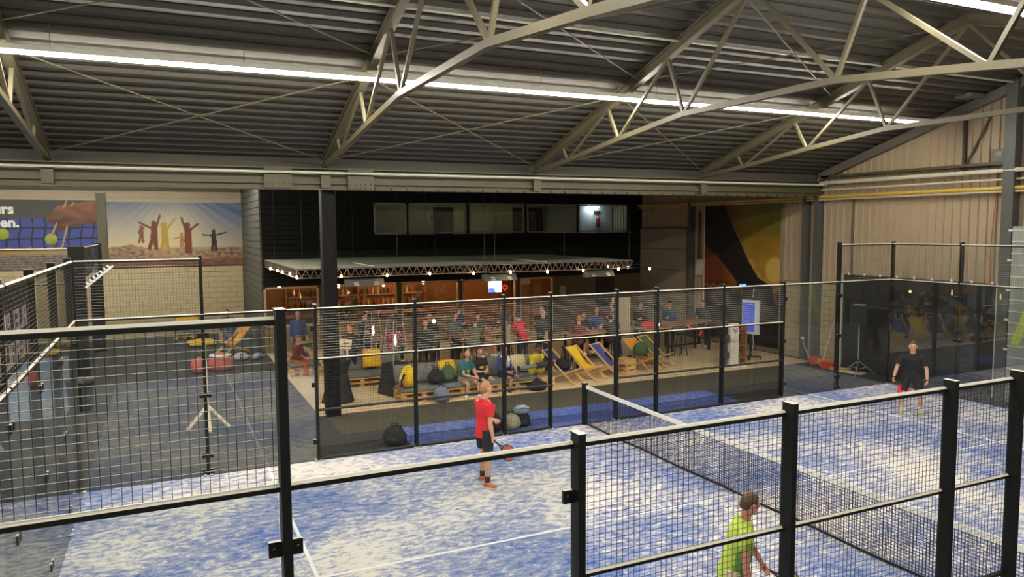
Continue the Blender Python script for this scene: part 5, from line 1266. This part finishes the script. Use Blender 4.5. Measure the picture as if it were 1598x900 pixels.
# speaker on tripod, cleaning corner
t = thing('loudspeaker', 'black loudspeaker on a tripod stand behind the right glass wall', 'loudspeaker', (10.35, 6.3, 1.50), math.radians(118))
SPK = mat('speaker_black', (.03, .031, .03), .5)
MB().rings([[(sx * w, y, z) for sx, z in ((-1, 0), (1, 0), (1, .62), (-1, .62))] for w, y in ((.17, -.2), (.23, .18))]).obj('cabinet', SPK, t)
MB().box((0, .186, .31), (.40, .012, .56)).obj('grille', mat('grille_black', (.016, .016, .016), .7, 0, .5, 90), t)
MB().box((.05, -.203, .40), (.12, .01, .16)).obj('connector_panel', mat('panel_pale', (.3, .3, .28), .5), t)
MB().box((0, 0, .625), (.34, .3, .012)).obj('top_plate', mat('speaker_top', (.35, .35, .33), .6), t)
MB().tube([(0, 0, -.02), (0, 0, .0)], .05, 10).obj('stand_socket', SPK, t)
t = thing('speaker_tripod', 'pale grey tripod stand under the black loudspeaker', 'stand', (10.35, 6.3, 0))
TG = mat('tripod_grey', (.42, .42, .40), .4, .4)
MB().tube([(0, 0, .28), (0, 0, 1.48)], .019, 8).obj('pole', TG, t)
for k in range(3):
    a = -.5 + k * 2 * PI / 3
    MB().tube([(0, 0, .42), (.52 * math.cos(a), .52 * math.sin(a), .012)], .014, 6).obj('leg', TG, t); MB().tube([(0, 0, .16), (.27 * math.cos(a), .27 * math.sin(a), .22)], .010, 6).obj('brace', TG, t)
MB().tube([(0, 0, .12), (0, 0, .45)], .03, 8).obj('collar', DOORD, t); MB().ball((.03, .03, .9), .025, 8, 6).obj('knob', DOORD, t)
for lab, p, c in (('red plastic dustpan box by the broom at the block wall', (10.55, 8.05, 0), 'red'), ('bright red tub nearest the cage corner by the block wall', (10.3, 7.35, 0), 'red'), ('yellow tub behind the bright red tub', (10.5, 7.6, 0), 'gold')):
    t = thing('plastic_tub', lab, 'tub', p, .3)
    m = mat('plastic_' + c, (.72, .05, .03) if c == 'red' else (.75, .50, .02), .4)
    MB().rings([[(sx * a, sy * b, z) for sx, sy in ((-1, -1), (1, -1), (1, 1), (-1, 1))] for a, b, z in ((.13, .17, 0), (.17, .22, .2))]).obj('body', m, t)
    MB().rings([[(sx * a, sy * b, z) for sx, sy in ((-1, -1), (1, -1), (1, 1), (-1, 1))] for a, b, z in ((.19, .24, .2), (.19, .24, .225))]).obj('rim', m, t)
t = thing('broom', 'broom with a pale wooden stick leaning on the block wall', 'broom', (10.5, 7.8, 0))
MB().tube([(0, 0, .1), (.38, -.1, 1.42)], .014, 6).obj('stick', PALEW, t); MB().box((-.02, 0, .07), (.1, .38, .06)).obj('head', mat('plastic_red', (0, 0, 0)), t); MB().box((-.02, 0, .022), (.08, .36, .04)).obj('bristles', DOORD, t)
t = thing('hose', 'grey hose with a metal nozzle standing against the dark posts', 'hose', (10.4, 8.2, 0))
MB().tube([(.15, .45, .75), (.0, .25, .55), (-.05, .0, .25), (.05, -.3, .08), (.0, -.7, .03), (-.15, -1.1, .03)], .022, 6).obj('tube', TG, t); MB().ball((.16, .48, .78), (.07, .06, .06), 8, 6).obj('nozzle', mat('pale_pole', (0, 0, 0)), t)
t = thing('wet_floor_sign', 'yellow folded floor sign lying behind the cage corner', 'sign', (10.35, 6.95, .02), .4)
for k, c in enumerate((-.03, .03)): MB().box((0, 0, .03 + c * .7), (.3, .55, .018)).obj('leaf', mat('plastic_gold', (0, 0, 0)), t)
t = thing('floor_plate', 'pale flat board on the floor behind the cage corner', 'board', (10.4, 6.55, .0), .2)
MB().box((0, 0, .01), (.35, .7, .02)).obj('sheet', PALEW, t); MB().box((-.1, .1, .03), (.16, .5, .02)).obj('upper_sheet', mat('paper', (0, 0, 0)), t)

# ================================================================== GUESTS
SITT = dict(thigh=((-.16, 1, -.08), (.16, 1, -.08)), shin=((-.02, -.10, -1), (.02, -.10, -1)), leg=0.75)
D0 = .03
def sit(label, x, y, dx, dy, seat, **k):
    a = dict(SITT); a.update(k)
    return person(label, (x, y, D0), face_rz(dx, dy), hipz=seat + .11, vox=.014, **a)
TBL = dict(uarm=((-.25, .85, -.66), (.25, .85, -.66)), farm=((.25, 1, .10), (-.25, 1, .14)))
# the row on the pallet bench
_, J, M_, X = sit('seated man in teal T-shirt with a green print on the pallet bench', -1.42, 9.0, .42, -.9, .34, lean=(0, .30, 1), top='teal', sleeve=.6, bottom='sand', sock='white', uarm=((-.12, .35, -1), (.12, .45, -1)), farm=((.35, .8, -.35), (-.4, .8, -.2)), head=(-30, 0), skin='fair', hair='blond', thigh=((-.12, 1, -.18), (.3, 1, -.12)), shin=((0, .10, -1), (.1, -.2, -1)))
MB().ball((0, 0, 0), (.075, .01, .085), 12, 8).obj('shirt_print', mat('green_print', (.12, .42, .12), .7), _).matrix_local = Matrix.Translation(X['Ck'](.28) + X['fw'] * .128)
_, J, M_, X = sit('seated man in black T-shirt with a yellow print beside the teal shirt', -.92, 9.15, .35, -.93, .34, lean=(0, .12, 1), top='black', sleeve=.6, bottom='black', sock='white', uarm=((-.2, .25, -1), (.2, .25, -1)), farm=((.8, .7, -.1), (-.8, .7, -.05)), head=(-25, 2), skin='fair', hair='brown')
MB().ball((0, 0, 0), (.085, .01, .045), 12, 8).obj('shirt_print', mat('yellow_print', (.72, .42, .04), .7), _).matrix_local = Matrix.Translation(X['Ck'](.26) + X['fw'] * .128)
_, J, M_, X = sit('seated man in blue jacket with a white towel round his neck', -.20, 9.1, .45, -.9, .34, lean=(0, .08, 1), top='navy', sleeve=1.6, bottom='black', sock='black', uarm=((-.15, .2, -1), (.15, .2, -1)), farm=((.2, 1, -.3), (-.3, 1, -.3)), head=(-15, 0), skin='tan', hair='dark')
t = thing('neck_towel', 'white towel hanging round the neck of the man in blue', 'towel', (0, 0, 0)); t.matrix_world = M_
Ck, rt, fw = X['Ck'], X['rt'], X['fw']
for sg in (-1, 1): MB().tube([Ck(.49) - fw * .06, Ck(.495) + rt * sg * .10, Ck(.44) + rt * sg * .085 + fw * .12, Ck(.2) + rt * sg * .06 + fw * .145], [(.035, .02), (.05, .02), (.06, .014), (.06, .012)], 8, rt).obj('towel_end', CL['white'], t, True)
sit('seated man in yellow jacket bending over a black bottle', .78, 9.15, .25, -.97, .34, lean=(0, .28, 1), top='yellow', sleeve=1.6, bottom='yellow', leg=.6, uarm=((-.25, .35, -1), (.25, .35, -1)), farm=((.5, .8, .15), (-.5, .8, .15)), head=(0, -25), skin='dark', hair='dark', shoe='white', thigh=((-.3, 1, -.1), (.25, 1, -.1)), shin=((-.1, .1, -1), (.1, .25, -1)))
t = thing('drink_bottle', 'black drink bottle held by the man in yellow', 'bottle', (.90, 8.70, .66), .2)
MB().tube([(0, 0, 0), (0, 0, .2)], .045, 10).obj('body', CL['black'], t); MB().tube([(0, 0, .2), (0, 0, .25)], .025, 8).obj('cap', CL['charcoal'], t)
t = thing('rolled_bag', 'long grey and black rolled bag held across the lap on the bench', 'bag', (.62, 8.58, .70), .12)
MB().tube([(-.62, 0, 0), (-.05, 0, .02)], .055, 10).obj('pale_end', mat('roll_pale', (.20, .19, .16), .7), t); MB().tube([(-.05, 0, .02), (.5, 0, .04)], .085, 10).obj('dark_end', CL['charcoal'], t); MB().tube([(-.64, 0, 0), (-.60, 0, 0)], .075, 10).obj('end_cap', CL['black'], t); MB().ball((.55, 0, .08), (.07, .05, .05), 8, 6).obj('pink_tag', mat('pink', (.70, .10, .16), .6), t)
# guests at the high tables
person('guest in bright red shirt bending over the group table', (1.9, 12.1, D0), face_rz(-.35, .9), hipz=.95, lean=(0, .45, 1), top='red', sleeve=.7, bottom='charcoal', leg=1.6, uarm=((-.3, .6, -.8), (.3, .6, -.8)), farm=((0, .9, -.4), (0, .9, -.4)), head=(-10, -10), skin='fair', hair='dark', vox=.014)
person('bald guest standing in dark clothes right of the red shirt', (2.75, 12.35, D0), face_rz(-.75, -.6), hipz=.95, bald=True, skin='fair', top='charcoal', sleeve=1.6, bottom='black', leg=1.6, vox=.014, uarm=((-.2, .1, -1), (.2, .3, -1)), farm=((.2, .5, -.8), (-.2, 1, .1)))
BS = .76
sit('guest in olive shirt on a bar stool at the group table', .15, 12.0, .55, .8, BS, top='olive', sleeve=.6, bottom='denim', lean=(0, .15, 1), skin='tan', hair='brown', **TBL)
sit('guest in sand-coloured shirt on a bar stool at the group table', 1.35, 12.1, -.5, .85, BS, top='sand', sleeve=.6, bottom='sand', lean=(0, .2, 1), skin='tan', hair='brown', **TBL)
sit('dark-haired guest facing the court at the middle of the group table', .75, 13.3, -.1, -1, BS, top='charcoal', sleeve=1.6, bottom='denim', lean=(0, .18, 1), skin='rosy', hair='dark', **TBL)
person('guest standing behind the left part of the group table', (.05, 13.5, D0), face_rz(.3, -.95), hipz=.9, top='grey', sleeve=1.6, bottom='black', leg=1.6, skin='rosy', hair='brown', vox=.014)
sit('dark-clad guest with pale face at the left high table', -1.35, 12.35, -.3, -.95, BS, top='charcoal', sleeve=1.6, bottom='black', leg=1.6, skin='rosy', hair='brown', lean=(0, .05, 1))
person('guest standing behind the left high table in a dark jacket', (-.75, 13.7, D0), face_rz(-.2, -1), hipz=.92, top='black', sleeve=1.6, bottom='black', leg=1.6, skin='rosy', hair='dark', vox=.014)
sit('guest in magenta top at the left high table', -2.35, 12.45, .5, .8, BS, top='magenta', sleeve=.9, bottom='black', leg=1.6, skin='fair', hair='dark', long_hair=True, lean=(0, .12, 1), **TBL)
person('rosy-faced guest in dark vest standing at the left beside the column', (-3.75, 12.0, D0), face_rz(-.55, -.8), hipz=.92, top='charcoal', sleeve=1.6, bottom='black', leg=1.6, skin='rosy', hair='brown', vox=.014)
person('guest in brown top standing with back turned next to the column', (-4.2, 11.6, D0), face_rz(.4, .9), hipz=.9, top='sand', sleeve=.7, bottom='denim', leg=1.6, skin='tan', hair='blond', long_hair=True, vox=.014)
sit('bare-armed guest leaning on the doorway table with elbows out', 3.3, 11.0, .6, .8, BS, top='maroon', sleeve=.25, bottom='black', lean=(0, .42, 1), skin='rosy', hair='ginger', uarm=((-.4, .8, -.5), (.4, .8, -.5)), farm=((.1, 1, -.1), (-.1, 1, -.1)))
sit('bare-legged guest on a stool with white shoes seen through the doorway', 4.5, 10.85, .1, .99, BS, top='black', sleeve=.5, bottom='black', leg=.6, skin='tan', hair='dark', shoe='white', lean=(0, .25, 1), **TBL)
sit('guest with rosy face across the doorway table', 4.05, 12.05, -.15, -1, BS, top='black', sleeve=1.6, bottom='black', leg=1.6, skin='rosy', hair='dark', lean=(0, .2, 1), **TBL)
sit('guest in dark trousers right of the bare legs at the doorway table', 5.0, 11.35, -.6, .75, BS, top='charcoal', sleeve=1.6, bottom='black', leg=1.6, skin='rosy', hair='brown', lean=(0, .15, 1), **TBL)
person('guest standing in dark clothes behind the doorway table', (4.9, 12.5, D0), face_rz(-.3, -.95), hipz=.92, top='navy', sleeve=1.6, bottom='black', leg=1.6, skin='rosy', hair='dark', vox=.014)
for lab, x, y, dx, dy, tp, hr, sk in (('guest standing far back at left in a charcoal top', -2.7, 14.6, .4, -.9, 'charcoal', 'dark', 'rosy'), ('guest standing far back in a navy sweater between the wide window and the television', .75, 15.0, .5, -.8, 'navy', 'brown', 'rosy'),
        ('guest standing far back in a grey sweater under the television', 2.3, 14.7, -.3, -.95, 'grey', 'dark', 'fair'), ('long-haired guest standing in black right of the bald guest', 3.35, 13.6, -.7, -.7, 'black', 'blond', 'fair'), ('guest in a maroon sweater standing in front of the dark panel', 6.6, 14.2, -.5, -.85, 'maroon', 'dark', 'rosy'),
        ('guest in black standing right of the cream upright board', 7.2, 13.2, -.2, -1, 'black', 'brown', 'rosy'), ('guest in a denim jacket standing by the right end table', 8.3, 12.9, -.4, -.9, 'denim', 'dark', 'rosy'), ('guest in charcoal standing in front of the concert poster', 9.6, 12.6, -.8, -.6, 'charcoal', 'brown', 'rosy')):
    person(lab, (x, y, D0), face_rz(dx, dy), hipz=.92, top=tp, sleeve=1.6, bottom='black', leg=1.6, skin=sk, hair=hr, vox=.015, long_hair=(hr == 'blond'), uarm=((-.2, .1, -1), (.25, .25, -1)), farm=((.2, .5, -.8), (-.3, 1, .2)))
# group at the left deck edge
sit('guest in cream jersey sitting in the dark green deck chair', -4.75, 14.75, -.35, .95, .24, lean=(0, -.35, 1), top='cream', sleeve=1.6, bottom='charcoal', skin='tan', hair='dark', thigh=((-.1, 1, .25), (.1, 1, .25)), shin=((0, .3, -1), (0, .3, -1)), head=(0, 10))
person('guest in navy jacket standing beyond the dark green deck chair', (-4.55, 16.3, D0), face_rz(.1, -1), hipz=.92, top='navy', sleeve=1.6, bottom='denim', leg=1.6, skin='rosy', hair='grey', vox=.014, girth=1.1)
sit('guest in rust trousers sitting on the low pallet bench at the deck edge', -5.0, 13.95, .45, -.35, .30, lean=(0, .1, 1), top='maroon', sleeve=1.6, bottom='rust', leg=1.6, skin='rosy', hair='brown', uarm=((-.2, .4, -1), (.2, .4, -1)), farm=((.3, 1, -.2), (-.3, 1, -.2)))
sit('guest in black jacket sitting by the far block wall with pale shoes', -6.35, 22.3, .0, -1, .36, lean=(0, -.15, 1), top='charcoal', sleeve=1.6, bottom='denim', leg=1.6, skin='rosy', hair='dark', shoe='white', thigh=((-.1, 1, .0), (.1, 1, .0)), shin=((0, .55, -1), (0, .55, -1)))
bag('pale bundled bag on the dark floor in front of the orange-brown deck chair', (-6.3, 17.7, 0), (.28, .2, .16), mat('bag_pale', (.45, .43, .42), .9, 0, .5, 8), 51, .4)
bag('blue and white bundled bag on the dark floor nearer the deck edge', (-5.75, 17.6, 0), (.26, .16, .14), mat('bag_mixed', (.30, .32, .42), .9, 0, .8, 7), 52, 1.0)
crate('low wooden crate under the guest by the far block wall', (-6.35, 22.35, -.005), (.3, .22, .34))
